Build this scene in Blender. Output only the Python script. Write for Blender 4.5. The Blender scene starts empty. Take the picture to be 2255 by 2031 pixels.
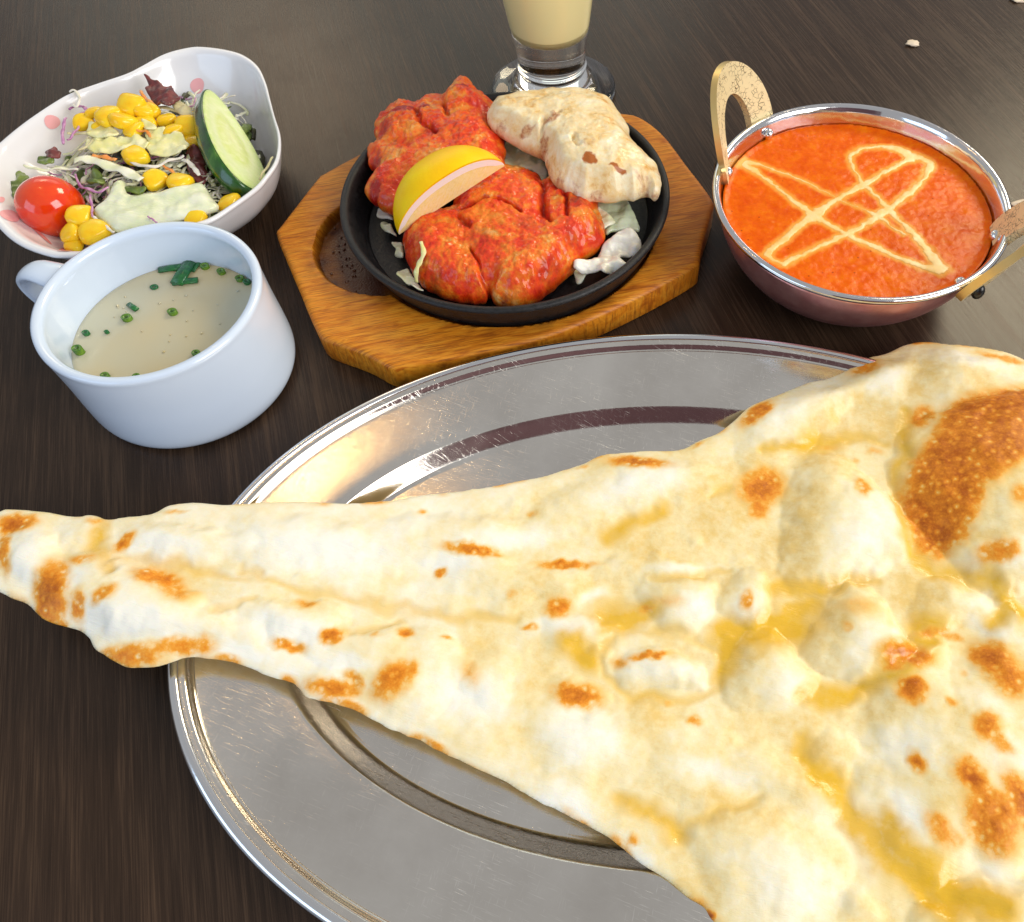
import bpy, math, random
import numpy as np
from mathutils import Vector, Matrix
from mathutils.bvhtree import BVHTree
random.seed(7); RNG = np.random.RandomState(11)
scene = bpy.context.scene; COL = scene.collection
R = math.radians

# ------------------------------------------------------------------ camera
CAM_H = 33.0                                    # all lengths below are centimetres, stored as metres
PITCH, ROLL, FPX, PPX, PPY, IW, IH = 57.49, 0.35, 1806.0, 1354.0, 1015.5, 2255.0, 2031.0
cd = bpy.data.cameras.new("camera"); cam = bpy.data.objects.new("camera", cd); COL.objects.link(cam)
cam.matrix_world = Matrix.Translation((0, 0, CAM_H * .01)) @ Matrix.Rotation(R(90 - PITCH), 4, 'X') @ Matrix.Rotation(R(ROLL), 4, 'Z')
cd.sensor_width = 36; cd.lens = 36 * FPX / IW; cd.shift_x = -(PPX - IW / 2) / IW; cd.shift_y = 0
cd.clip_start = .01; cd.clip_end = 50
cd.dof.use_dof = False
scene.camera = cam

# ------------------------------------------------------------------ world and lamps
w = bpy.data.worlds.new("World"); scene.world = w; w.use_nodes = True
bg = w.node_tree.nodes["Background"]; bg.inputs[0].default_value = (.96, .98, 1.0, 1); bg.inputs[1].default_value = .42
scene.view_settings.view_transform = 'Standard'; scene.view_settings.look = 'None'
scene.view_settings.exposure = 0.08; scene.view_settings.gamma = 1.0
def lamp(name, pos, target, sx, sy, rad, col):
    l = bpy.data.lights.new(name, 'AREA'); l.shape = 'RECTANGLE'; l.size = sx * .01; l.size_y = sy * .01
    l.energy = rad * math.pi * sx * sy * 1e-4; l.color = col
    o = bpy.data.objects.new(name, l); COL.objects.link(o); o.location = Vector(pos) * .01
    o.rotation_euler = (Vector(target) - Vector(pos)).to_track_quat('-Z', 'Y').to_euler()
    return o
lamp("window_light", (150, -70, 105), (0, 20, 0), 130, 120, 6.6, (1.0, .985, .96))
lamp("side_window_light", (-130, -70, 70), (0, 20, 0), 110, 80, 2.2, (.50, .72, 1.0))
lamp("ceiling_light", (-90, 330, 165), (0, 30, 0), 260, 110, .85, (.86, .95, .80))
lamp("warm_ceiling_lamp", (-112, 262, 150), (-15, 45, 0), 46, 60, 3.4, (1, .70, .42))
lamp("beige_ceiling_lamp", (128, 172, 150), (20, 30, 0), 80, 72, 14., (1, .86, .60))
lamp("amber_pendant_lamp", (-59, 93, 150), (-59, 93.01, 0), 36, 30, .9, (1, .50, .10))
lamp("pendant_bulb", (-56, 91, 149), (-12, 20, 0), 3.4, 3.4, 60., (1, .74, .34))

# ------------------------------------------------------------------ helpers: geometry
_t = R(PITCH); _FW = np.array([0, math.cos(_t), -math.sin(_t)]); _UP = np.array([0, math.sin(_t), math.cos(_t)])
def ray(X, Y):                                   # direction of sight for a point of the 2021 px wide photograph
    x = (X * 1.1158 - PPX) / FPX; y = -(Y * 1.1158 - PPY) / FPX; c, s = math.cos(R(ROLL)), math.sin(R(ROLL))
    x, y = c * x - s * y, s * x + c * y
    return _FW + x * np.array([1., 0, 0]) + y * _UP
def D(X, Y, h=0.):                               # where that line of sight meets height h
    d = ray(X, Y); k = (h - CAM_H) / d[2]
    return np.array([d[0] * k, d[1] * k, h])
def crop(ox, oy, s):                             # coordinates read in an enlarged detail -> photograph coordinates
    return lambda x, y: ((ox + s * x) / 1.1158, (oy + s * y) / 1.1158)
def origin_of(V): return np.array([(V[:, 0].min() + V[:, 0].max()) / 2, (V[:, 1].min() + V[:, 1].max()) / 2, V[:, 2].min()])
def tag(o, label=None, cat=None, group=None, kind=None):
    if label: o['label'] = label
    if cat: o['category'] = cat
    if group: o['group'] = group
    if kind: o['kind'] = kind
    return o
def empty(name, pos, label, cat, group=None):
    o = bpy.data.objects.new(name, None); COL.objects.link(o); o.location = Vector(pos) * .01; o.empty_display_size = .01
    o['org'] = [float(v) for v in pos]
    return tag(o, label, cat, group)
def mk(name, V, F, mat, parent=None, smooth=True, sharp=None, attrs=None, org=None):
    V = np.asarray(V, float)
    if parent is not None: o0 = np.array(parent['org'][:])
    else: o0 = origin_of(V) if org is None else np.array(org, float)
    me = bpy.data.meshes.new(name)
    if isinstance(F, np.ndarray):
        n, k = F.shape
        me.vertices.add(len(V)); me.vertices.foreach_set('co', ((V - o0) * .01).astype(np.float32).ravel())
        me.loops.add(n * k); me.loops.foreach_set('vertex_index', F.astype(np.int32).ravel())
        me.polygons.add(n); me.polygons.foreach_set('loop_start', np.arange(0, n * k, k, dtype=np.int32))
        me.update(calc_edges=True); me.validate()
    else:
        me.from_pydata(((V - o0) * .01).tolist(), [], F); me.validate()
    if smooth: me.polygons.foreach_set('use_smooth', [True] * len(me.polygons))
    if sharp: me.set_sharp_from_angle(angle=R(sharp))
    if attrs:
        for k_, a in attrs.items():
            at_ = me.attributes.new(k_, 'FLOAT', 'POINT')
            at_.data.foreach_set('value', np.asarray(a, np.float32))
    me.materials.append(mat)
    o = bpy.data.objects.new(name, me); COL.objects.link(o); o['org'] = [float(v) for v in o0]
    if parent is not None: o.parent = parent
    else: o.location = Vector(o0) * .01
    return o
def fin():                                       # drop the builder's scratch property
    for o in bpy.data.objects:
        if 'org' in o: del o['org']

# gradient noise on arrays
_perm = RNG.permutation(256); _perm = np.r_[_perm, _perm]; _g = RNG.randn(256, 3); _g /= np.linalg.norm(_g, axis=1)[:, None]
def noise(P):
    P = np.asarray(P, float); i = np.floor(P).astype(int); f = P - i; u = f * f * f * (f * (f * 6 - 15) + 10); i &= 255
    out = 0
    for dx in (0, 1):
        for dy in (0, 1):
            for dz in (0, 1):
                h = _perm[_perm[_perm[(i[:, 0] + dx) & 255] + ((i[:, 1] + dy) & 255)] + ((i[:, 2] + dz) & 255)]
                g = _g[h]; d = f - [dx, dy, dz]
                wgt = (u[:, 0] if dx else 1 - u[:, 0]) * (u[:, 1] if dy else 1 - u[:, 1]) * (u[:, 2] if dz else 1 - u[:, 2])
                out = out + wgt * (g * d).sum(1)
    return out * 1.6
def fbm(x, y, sc, octv=4, seed=0., z=0., rough=.5):
    P = np.c_[x, y, np.zeros_like(x) + z] / sc + seed; a, o = 1., 0.
    for k in range(octv): o = o + a * noise(P * 2 ** k + k * 7.3); a *= rough
    return o
def sstep(a, b, x): t = np.clip((x - a) / (b - a), 0, 1); return t * t * (3 - 2 * t)
def spline(pts, n=8, closed=True):               # Catmull-Rom through traced points
    P = np.asarray(pts, float); out = []; m = len(P)
    for i in range(m if closed else m - 1):
        if closed: a, b, c, d = P[i - 1], P[i], P[(i + 1) % m], P[(i + 2) % m]
        else: a, b, c, d = P[max(i - 1, 0)], P[i], P[i + 1], P[min(i + 2, m - 1)]
        for k in range(n):
            t = k / n
            out.append(.5 * (2 * b + (c - a) * t + (2 * a - 5 * b + 4 * c - d) * t * t + (3 * b - a - 3 * c + d) * t ** 3))
    if not closed: out.append(P[-1])
    return np.array(out)
def poly_dist(P, Q):                             # distance to, nearest point on, and inside test of a polygon
    best = np.full(len(P), 1e9); near = np.zeros((len(P), 2)); ins = np.zeros(len(P), bool)
    for i in range(len(Q)):
        a, b = Q[i], Q[(i + 1) % len(Q)]; ab = b - a; L = ab @ ab
        if L < 1e-12: continue
        t = np.clip(((P - a) @ ab) / L, 0, 1); q = a + t[:, None] * ab; d = ((P - q) ** 2).sum(1)
        m = d < best; best[m] = d[m]; near[m] = q[m]
        c = (a[1] > P[:, 1]) != (b[1] > P[:, 1])
        xi = a[0] + (P[:, 1] - a[1]) / (ab[1] if abs(ab[1]) > 1e-12 else 1e-12) * ab[0]
        ins ^= c & (P[:, 0] < xi)
    return np.sqrt(best), near, ins
def line_dist(P, L):
    best = np.full(len(P), 1e9); W = np.zeros(len(P)); L = np.asarray(L, float)
    for i in range(len(L) - 1):
        a, b = L[i, :2], L[i + 1, :2]; ab = b - a; LL = ab @ ab + 1e-9
        t = np.clip(((P - a) @ ab) / LL, 0, 1); d = np.sqrt(((P - a - t[:, None] * ab) ** 2).sum(1))
        m = d < best; best[m] = d[m]
        if L.shape[1] > 2: W[m] = (L[i, 2] + t * (L[i + 1, 2] - L[i, 2]))[m]
    return best, W
def sheet(poly, sp, ztop, zbot, wall=False):
    """Closed body over a traced outline: top and bottom are height functions of (x, y, distance from the edge)."""
    poly = np.asarray(poly, float)[:, :2]
    x0, y0 = poly.min(0) - 2 * sp; x1, y1 = poly.max(0) + 2 * sp
    xs, ys = np.arange(x0, x1, sp), np.arange(y0, y1, sp); nx, ny = len(xs), len(ys)
    P = np.stack(np.meshgrid(xs, ys), -1).reshape(-1, 2); d, near, ins = poly_dist(P, poly)
    I = np.arange(nx * ny).reshape(ny, nx); q = np.stack([I[:-1, :-1], I[:-1, 1:], I[1:, 1:], I[1:, :-1]], -1).reshape(-1, 4)
    q = q[ins[q].any(1)]
    used = np.unique(q); mp = -np.ones(nx * ny, int); mp[used] = np.arange(len(used)); q = mp[q]
    P, d, near, ins = P[used], d[used], near[used], ins[used]
    P = np.where(ins[:, None], P, near); d = np.where(ins, d, 0.)
    zt, zb = ztop(P[:, 0], P[:, 1], d), zbot(P[:, 0], P[:, 1], d); n = len(P)
    if wall:
        bi = n + np.arange(n)
        V = np.r_[np.c_[P, zt], np.c_[P, zb]]; XY = np.r_[P, P]; DD = np.r_[d, d]
    else:
        bi = np.arange(n); inn = np.where(ins)[0]; bi[inn] = n + np.arange(len(inn))
        zt = np.where(ins, zt, (zt + zb) / 2); V = np.r_[np.c_[P, zt], np.c_[P, zb][inn]]; XY = np.r_[P, P[inn]]; DD = np.r_[d, d[inn]]
    F = [q, bi[q][:, ::-1]]
    if wall:
        E = np.concatenate([q[:, [0, 1]], q[:, [1, 2]], q[:, [2, 3]], q[:, [3, 0]]]); key = np.sort(E, 1)
        _, idx, cnt = np.unique(key, axis=0, return_index=True, return_counts=True); e = E[idx[cnt == 1]]
        F.append(np.c_[e[:, 1], e[:, 0], bi[e[:, 0]], bi[e[:, 1]]])
    return V, np.concatenate(F), XY, DD, n
def round_edge(d, wd): return np.sqrt(np.clip(1 - (1 - np.clip(d / wd, 0, 1)) ** 2, 0, 1))
def loft(rings, caps=(True, True), closed=True):
    n = len(rings[0]); V = np.concatenate(rings); F = []
    for i in range(len(rings) - 1):
        for j in range(n if closed else n - 1):
            k = (j + 1) % n; F.append((i * n + j, i * n + k, (i + 1) * n + k, (i + 1) * n + j))
    if caps[0]: F.append(tuple(range(n))[::-1])
    if caps[1]: F.append(tuple((len(rings) - 1) * n + j for j in range(n)))
    return V, F
def ring(cx, cy, rx, ry, z, n=96, a0=0.):
    t = np.linspace(0, 2 * math.pi, n, endpoint=False) + a0
    return np.c_[cx + rx * np.cos(t), cy + ry * np.sin(t), np.full(n, float(z))]
def lathe(c, prof, n=96): return loft([ring(c[0], c[1], max(r, 1e-3), max(r, 1e-3), z, n) for r, z in prof])
def smooth_prof(pts, n=5): return [tuple(p) for p in spline(pts, n, False)]
def tube(path, rw, rh=None, n=8, up=(0, 0, 1)):
    path = np.asarray(path, float); m = len(path); rings = []; up = np.array(up, float)
    rw = np.broadcast_to(rw, m); rh = rw if rh is None else np.broadcast_to(rh, m)
    for i in range(m):
        t = path[min(i + 1, m - 1)] - path[max(i - 1, 0)]; t = t / (np.linalg.norm(t) + 1e-9)
        s = np.cross(t, up); ns = np.linalg.norm(s); s = s / ns if ns > 1e-4 else np.array([1., 0, 0]); b = np.cross(s, t)
        a = np.linspace(0, 2 * math.pi, n, endpoint=False)
        rings.append(path[i] + np.cos(a)[:, None] * s * rw[i] + np.sin(a)[:, None] * b * rh[i])
    return loft(rings)
def join(parts):
    V, F, k = [], [], 0
    for v, f in parts:
        V.append(v); F += [tuple(int(i) + k for i in q) for q in f]; k += len(v)
    return np.concatenate(V), F
def blob(c, r, axes=None, n=(18, 12), nz=.08, sc=1., seed=0.):
    V = []; r = np.broadcast_to(r, 3)
    for i in range(n[1] + 1):
        th = math.pi * i / n[1]
        for j in range(n[0]): ph = 2 * math.pi * j / n[0]; V.append((math.sin(th) * math.cos(ph), math.sin(th) * math.sin(ph), math.cos(th)))
    V = np.array(V); V = V * (1 + nz * fbm(V[:, 0], V[:, 1], sc, 3, seed, V[:, 2]))[:, None] * r
    if axes is not None: V = V @ np.array(axes)
    F = [(i * n[0] + j, (i + 1) * n[0] + j, (i + 1) * n[0] + (j + 1) % n[0], i * n[0] + (j + 1) % n[0]) for i in range(n[1]) for j in range(n[0])]
    return V + np.asarray(c, float), F

# ------------------------------------------------------------------ helpers: materials
def lin(*c): return tuple((v / 255 / 12.92 if v <= 10 else ((v / 255 + .055) / 1.055) ** 2.4) for v in c) + (1.,)
class M:
    def __init__(s, name, base=(.5, .5, .5, 1), rough=.5, **k):
        s.m = bpy.data.materials.new(name); s.m.use_nodes = True; s.nt = s.m.node_tree; s.b = s.nt.nodes['Principled BSDF']
        s.set('Base Color', base); s.set('Roughness', rough)
        for a, v in k.items(): s.set(a.replace('_', ' '), v)
        s._c = None
    def set(s, k, v):
        i = s.b.inputs[k]
        if isinstance(v, bpy.types.NodeSocket): s.nt.links.new(v, i)
        else: i.default_value = v
        return s
    def n(s, t, **k):
        nd = s.nt.nodes.new(t)
        for a, v in k.items(): setattr(nd, a, v)
        return nd
    def put(s, sock, v):
        if isinstance(v, bpy.types.NodeSocket): s.nt.links.new(v, sock)
        else: sock.default_value = v
    def co(s, scale=(1, 1, 1), rot=(0, 0, 0), loc=(0, 0, 0)):        # centimetres, in the object's own space
        tc = s.n('ShaderNodeTexCoord'); mp = s.n('ShaderNodeMapping')
        r = s.n('ShaderNodeMapping'); r.inputs['Rotation'].default_value = rot
        s.nt.links.new(tc.outputs['Object'], r.inputs['Vector']); s.nt.links.new(r.outputs[0], mp.inputs['Vector'])
        mp.inputs['Scale'].default_value = [100 * v for v in scale]; mp.inputs['Location'].default_value = loc
        return mp.outputs[0]
    def noise(s, sc, co=None, det=4, rough=.5, dist=0., col=False):
        nd = s.n('ShaderNodeTexNoise'); nd.inputs['Scale'].default_value = sc; nd.inputs['Detail'].default_value = det
        nd.inputs['Roughness'].default_value = rough; nd.inputs['Distortion'].default_value = dist
        s.nt.links.new(co or s.co(), nd.inputs['Vector']); return nd.outputs['Color' if col else 0]
    def vor(s, sc, co=None, feat='F1', out='Distance', rnd=1.):
        nd = s.n('ShaderNodeTexVoronoi', feature=feat); nd.inputs['Scale'].default_value = sc; nd.inputs['Randomness'].default_value = rnd
        s.nt.links.new(co or s.co(), nd.inputs['Vector']); return nd.outputs[out]
    def attr(s, name): nd = s.n('ShaderNodeAttribute', attribute_name=name); return nd.outputs['Fac']
    def ramp(s, f, *stops):
        nd = s.n('ShaderNodeValToRGB'); e = nd.color_ramp.elements
        while len(e) < len(stops): e.new(.5)
        for k, (p, c) in enumerate(stops): e[k].position = p; e[k].color = c if hasattr(c, '__len__') else (c, c, c, 1)
        s.put(nd.inputs[0], f); return nd.outputs[0]
    def mr(s, f, a, b, c=0., d=1.):
        nd = s.n('ShaderNodeMapRange'); s.put(nd.inputs[0], f)
        for i, v in zip((1, 2, 3, 4), (a, b, c, d)): nd.inputs[i].default_value = v
        return nd.outputs[0]
    def math(s, op, a, b=0.):
        nd = s.n('ShaderNodeMath', operation=op); s.put(nd.inputs[0], a); s.put(nd.inputs[1], b); return nd.outputs[0]
    def mix(s, f, a, b, bt='MIX'):
        nd = s.n('ShaderNodeMix', data_type='RGBA', blend_type=bt); s.put(nd.inputs[0], f); s.put(nd.inputs[6], a); s.put(nd.inputs[7], b); return nd.outputs[2]
    def bump(s, h, dist=.02, st=1., prev=None):                     # dist in cm
        nd = s.n('ShaderNodeBump'); nd.inputs['Strength'].default_value = st; nd.inputs['Distance'].default_value = dist * .01
        s.put(nd.inputs['Height'], h)
        if prev is not None: s.nt.links.new(prev, nd.inputs['Normal'])
        s.nt.links.new(nd.outputs[0], s.b.inputs['Normal']); return nd.outputs[0]
def sss(m, wgt, rad, scale): m.set('Subsurface Weight', wgt); m.set('Subsurface Radius', rad); m.set('Subsurface Scale', scale * .01); return m

# table top: dark laminate with fine straight grain
T = M('dark_laminate', rough=.26)
g = T.co((5, .12, 1), (0, 0, R(-19.4))); g2 = T.co((18, .35, 1), (0, 0, R(-19.4))); g3 = T.co((1.2, .05, 1), (0, 0, R(-19.4)))
na, nb, nc = T.noise(1, g, 5, .6, .3), T.noise(1, g2, 4, .6), T.noise(1, g3, 2)
f = T.math('ADD', T.math('MULTIPLY', na, .5), T.math('MULTIPLY', nb, .5)); f = T.math('ADD', T.math('MULTIPLY', f, .8), T.math('MULTIPLY', nc, .2))
T.set('Base Color', T.ramp(f, (.34, lin(36, 25, 17)), (.5, lin(53, 39, 29)), (.66, lin(80, 61, 46))))
T.set('Roughness', T.math('ADD', T.mr(f, .35, .65, .20, .32), T.mr(T.noise(.22, det=4, rough=.65),   .45, .7, 0, .04))); T.set('Specular IOR Level', .22)
T.bump(f, .012, .8, T.bump(T.noise(28, det=2), .004, .6))
MT = T.m
def porcelain(name, c):
    m = M(name, c, .16, Specular_IOR_Level=.55, Coat_Weight=.35, Coat_Roughness=.05)
    m.bump(m.noise(.35, det=2), .03, .4); return m.m
M_MUG = porcelain('blue_white_porcelain', lin(214, 228, 247)); M_BOWL = porcelain('white_porcelain', lin(236, 236, 240))
M_DOT = M('pink_print', lin(240, 176, 180), .22).m; M_PINKLINE = M('dusty_pink_print', lin(226, 150, 146), .25).m
# stainless steel of the platter
S = M('worn_steel', rough=.3, Metallic=1.)
sc1 = S.noise(1., S.co((1.6, 26, 1), (0, 0, .35)), 2, .5); sc2 = S.noise(1., S.co((22, 2.2, 1), (0, 0, .2)), 2, .5)
scr = S.math('MAXIMUM', S.mr(sc1, .60, .72, 0, .9), S.mr(sc2, .62, .74, 0, .7)); pat = S.mr(S.noise(.35, det=3), .40, .62, .12, 1.)
scr = S.math('MULTIPLY', scr, pat); cl = S.noise(.22, det=5, rough=.6)
S.set('Base Color', S.mix(scr, S.ramp(cl, (.3, lin(216, 208, 198)), (.7, lin(238, 231, 222))), lin(250, 244, 236)))
S.set('Roughness', S.math('ADD', S.mr(cl, .3, .7, .06, .12), S.math('MULTIPLY', scr, .25)))
S.set('Anisotropic', .3); S.bump(S.math('ADD', S.noise(9, S.co((1, 6, 1)), 3), S.math('MULTIPLY', scr, 1.)), .003, .5)
M_STEEL = S.m
M_RIM = M('polished_steel', lin(226, 226, 228), .13, Metallic=1.); M_RIM.bump(M_RIM.noise(3), .006, .5); M_RIM = M_RIM.m
K = M('hammered_bright_steel', lin(222, 220, 222), .12, Metallic=1.); K.bump(K.noise(.8, det=2), .05, .6); M_KIN = K.m
K = M('copper_plate', rough=.3, Metallic=.85); K.set('Base Color', K.ramp(K.noise(1.2, det=5), (.3, lin(214, 146, 146)), (.7, lin(236, 180, 178)))); K.bump(K.noise(2), .01, .5); M_COPPER = K.m
K = M('engraved_brass', rough=.4, Metallic=.3); v1 = K.vor(1., K.co((2.2, 5, 5)), 'DISTANCE_TO_EDGE'); ln = K.mr(v1, .05, .01)
ln = K.math('MULTIPLY', ln, K.mr(K.noise(2), .42, .55)); K.set('Base Color', K.mix(ln, lin(240, 222, 172), lin(60, 48, 30))); K.bump(ln, -.03, .8); M_BRASS = K.m
M_BRASSE = M('brushed_brass', lin(236, 202, 132), .33, Metallic=.8).m
M_BLACK = M('black_lacquer', (.008, .008, .008, 1), .25).m
# cast iron and board
K = M('cast_iron', rough=.42, Specular_IOR_Level=.4); i1 = K.noise(5, det=6, rough=.7)
K.set('Base Color', K.ramp(i1, (.35, (.004, .004, .005, 1)), (.7, (.018, .017, .019, 1)))); K.set('Roughness', K.mr(i1, .3, .7, .3, .6)); K.bump(i1, .03, .9); M_IRON = K.m
K = M('orange_brown_wood', rough=.4, Specular_IOR_Level=.3)
wd = K.noise(1, K.co((.35, 2.6, 1), (0, 0, R(-14))), 5, .6, 1.2); wf = K.noise(1, K.co((.9, 22, 1), (0, 0, R(-14))), 4, .6); kn = K.noise(.28, det=2)
wc = K.ramp(wd, (.3, lin(168, 90, 16)), (.45, lin(208, 124, 24)), (.6, lin(224, 148, 40)), (.72, lin(182, 98, 18)))
wc = K.mix(K.mr(wf, .48, .72, 0, .85), wc, lin(116, 58, 16)); wc = K.mix(K.mr(kn, .5, .75, 0, .4), wc, lin(150, 74, 20))
sco = K.attr('scorch'); wc = K.mix(sco, wc, lin(74, 32, 10)); K.set('Base Color', wc); K.set('Roughness', K.mr(sco, 0, 1, .42, .3))
K.bump(K.math('ADD', wf, K.math('MULTIPLY', K.math('MULTIPLY', sco, K.noise(9, det=3)), 3.)), .02, .6); M_WOOD = K.m
# naan
K = M('baked_dough', rough=.5); ch, bu, hi = K.attr('char'), K.attr('butter'), K.attr('lit_pale')
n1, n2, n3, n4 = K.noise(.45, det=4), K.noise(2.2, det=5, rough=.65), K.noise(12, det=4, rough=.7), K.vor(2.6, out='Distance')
lit_palef = K.math('ADD', hi, K.math('MULTIPLY', K.math('SUBTRACT', n2, .5), .7)); lit_palef = K.math('ADD', lit_palef, K.math('MULTIPLY', K.math('SUBTRACT', n1, .5), .9))
c = K.ramp(lit_palef, (.0, lin(232, 200, 126)), (.28, lin(242, 224, 172)), (.58, lin(246, 237, 208)), (.9, lin(246, 244, 232)))  # pale dough tone plus the bubbles' lit sides painted into the colour
butf = K.math('ADD', bu, K.math('MULTIPLY', K.math('SUBTRACT', n2, .5), K.mr(bu, 0, .3, 0, .8)))
c = K.mix(K.mr(butf, .1, .95, 0, .9), c, lin(230, 180, 10))
chf = K.math('ADD', ch, K.math('MULTIPLY', K.math('SUBTRACT', n2, .5), K.mr(ch, 0, .5, 0, .6)))
chf = K.math('ADD', chf, K.math('MULTIPLY', K.math('SUBTRACT', n3, .5), K.mr(ch, .1, .6, 0, .35)))
chf = K.math('ADD', chf, K.math('MULTIPLY', K.math('SUBTRACT', K.noise(1.1, det=4, rough=.6, dist=1.), .5), K.mr(ch, .2, .8, 0, .8))); chf = K.math('SUBTRACT', chf, K.math('MULTIPLY', K.mr(K.vor(5.5), .45, .05, 0, .14), K.mr(ch, .4, .8))); chf = K.math('SUBTRACT', chf, K.math('MULTIPLY', K.mr(n4, .42, .05, 0, .4), K.mr(ch, .3, .7)))
cc = K.ramp(chf, (.08, (0, 0, 0, 1)), (.9, (1, 1, 1, 1)))
cch = K.ramp(chf, (.1, lin(238, 200, 118)), (.40, lin(240, 176, 68)), (.66, lin(226, 138, 30)), (1., lin(178, 90, 10)))
c = K.mix(K.mr(chf, .04, .5), c, cch); K.set('Base Color', c)
K.set('Roughness', K.mr(bu, .1, .7, .46, .14)); K.set('Specular IOR Level', .3)
K.set('Coat Weight', K.mr(bu, .25, .8, .0, .25)); K.set('Coat Roughness', .1)
sss(K, .12, (1., .6, .3), .2)
wr = K.noise(1., K.co((1.1, 4.5, 1.5), (0, 0, R(12))), 5, .6, 1.); K.bump(n3, .012, .5, K.bump(n2, .02, .5, K.bump(wr, .05, .5, K.bump(K.math('MULTIPLY', n4, K.mr(ch, .1, .5)), .05, .5)))); M_NAAN = K.m
# chicken
def chicken(name, stops, dark, spec=.5):
    K = M(name, rough=.27, Specular_IOR_Level=.3); a, b_, c_ = K.noise(.75, det=4, rough=.6, dist=.6), K.noise(3.5, det=5, rough=.7), K.noise(1.3, K.co(loc=(5, 3, 2)), 3)
    f = K.math('ADD', K.math('MULTIPLY', a, .7), K.math('MULTIPLY', b_, .3)); c = K.ramp(f, *stops)
    ch = K.math('ADD', K.attr('char'), K.math('MULTIPLY', K.math('SUBTRACT', b_, .5), K.mr(K.attr('char'), 0, .3, 0, 1.4)))
    c = K.mix(K.mr(ch, .2, .75), c, dark); K.set('Base Color', c); K.set('Coat Weight', .5 * spec * 2); K.set('Coat Roughness', .05)
    K.set('Roughness', K.mr(c_, .35, .65, .3, .6)); kb = 1. if spec > .4 else .4; sss(K, .08, (1., .35, .15), .2)
    K.bump(K.noise(14, det=4, rough=.7), .03 * kb, .8, K.bump(K.noise(3.2, K.co((1, 3.2, 1), (0, 0, .6)), 5, .65, .8), .075 * kb, .8)); return K.m
M_TAN = chicken('tandoori_glaze', ((.36, lin(216, 32, 2)), (.45, lin(236, 70, 6)), (.52, lin(242, 108, 12)), (.59, lin(242, 144, 42)), (.67, lin(242, 190, 118))), lin(176, 20, 2))
M_WHC = chicken('pale_grilled_meat', ((.34, lin(218, 162, 84)), (.43, lin(240, 206, 144)), (.56, lin(247, 230, 190)), (.7, lin(250, 244, 226))), lin(176, 96, 34), .3)
# lemon
K = M('lemon_peel', lin(246, 204, 6), .36, Specular_IOR_Level=.25); K.set('Base Color', K.ramp(K.noise(.5), (.3, lin(252, 196, 0)), (.7, lin(255, 220, 6)))); K.bump(K.vor(8, feat='SMOOTH_F1'), .02, .5); M_PEEL = K.m
M_PITH = sss(M('lemon_pith', lin(254, 254, 250), .5), .0, (1, .9, .6), .1).m
K = M('lemon_pulp', lin(226, 206, 130), .2, Coat_Weight=.5); K.set('Base Color', K.ramp(K.noise(3, K.co((1, 5, 1))), (.3, lin(250, 242, 150)), (.7, lin(254, 250, 196)))); K.bump(K.noise(5), .05, .6); sss(K, .1, (1, .8, .3), .1); M_PULP = K.m
def leafy(name, c1, c2, rough=.35, sc=1.2, w=.25, tr=0.):
    K = M(name, rough=rough, Specular_IOR_Level=.5, Coat_Weight=.3, Coat_Roughness=.15); K.set('Base Color', K.ramp(K.noise(sc, det=5), (.32, lin(*c1)), (.68, lin(*c2))))
    K.bump(K.noise(3, K.co((1, 3, 1)), 4), .05, .6); sss(K, w, (.8, 1, .4), .2); return K.m
M_CAB = leafy('pale_cabbage', (226, 230, 178), (246, 246, 224)); M_CABW = leafy('white_cabbage', (222, 214, 196), (244, 240, 228))
M_CABY = leafy('yellow_cabbage', (228, 222, 140), (242, 238, 190)); M_ONION = leafy('cooked_onion', (196, 208, 170), (226, 234, 206), .2, .6, .4)
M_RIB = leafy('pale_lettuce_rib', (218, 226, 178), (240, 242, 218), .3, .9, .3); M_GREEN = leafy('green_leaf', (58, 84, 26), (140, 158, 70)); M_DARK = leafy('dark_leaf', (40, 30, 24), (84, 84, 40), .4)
M_PURP = leafy('purple_cabbage', (150, 70, 140), (214, 160, 200), .3, 2.5); M_REDL = leafy('red_lettuce', (72, 22, 26), (134, 56, 56), .5, 2.)
M_CAR = leafy('carrot', (238, 136, 40), (246, 170, 96)); M_STRAW = leafy('straw_coloured_leaf', (190, 174, 120), (222, 212, 170))
K = M('corn_skin', rough=.2, Specular_IOR_Level=.4); K.set('Base Color', K.ramp(K.noise(1.2, det=3), (.3, lin(253, 190, 4)), (.7, lin(255, 222, 50)))); sss(K, .35, (1, .7, .1), .25); M_CORN = K.m
K = M('tomato_skin', rough=.12, Coat_Weight=.5, Coat_Roughness=.04); K.set('Base Color', K.ramp(K.noise(.6, det=3), (.35, lin(224, 44, 2)), (.7, lin(242, 88, 12)))); sss(K, .3, (1, .25, .08), .3); K.bump(K.noise(14), .004, .4); M_TOM = K.m
K = M('cucumber_peel', rough=.22, Coat_Weight=.4); K.set('Base Color', K.ramp(K.noise(1.2, K.co((1, 1, .5)), 4), (.3, lin(14, 48, 10)), (.6, lin(38, 92, 20)), (.8, lin(80, 130, 40)))); K.bump(K.noise(5), .02, .5); M_CUP = K.m
K = M('cucumber_flesh', rough=.28, Coat_Weight=.3); rr = K.attr('rad'); fl = K.ramp(rr, (.0, lin(232, 234, 176)), (.45, lin(216, 226, 140)), (.6, lin(228, 236, 182)), (.9, lin(214, 230, 150)), (1., lin(150, 190, 80)))
K.set('Base Color', K.mix(K.mr(K.noise(3, K.co((1, 1, 1))), .45, .7, 0, .5), fl, lin(240, 242, 204))); K.bump(K.noise(3.5, det=3), .05, .5); sss(K, .3, (.8, 1, .4), .3); M_CUF = K.m
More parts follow.
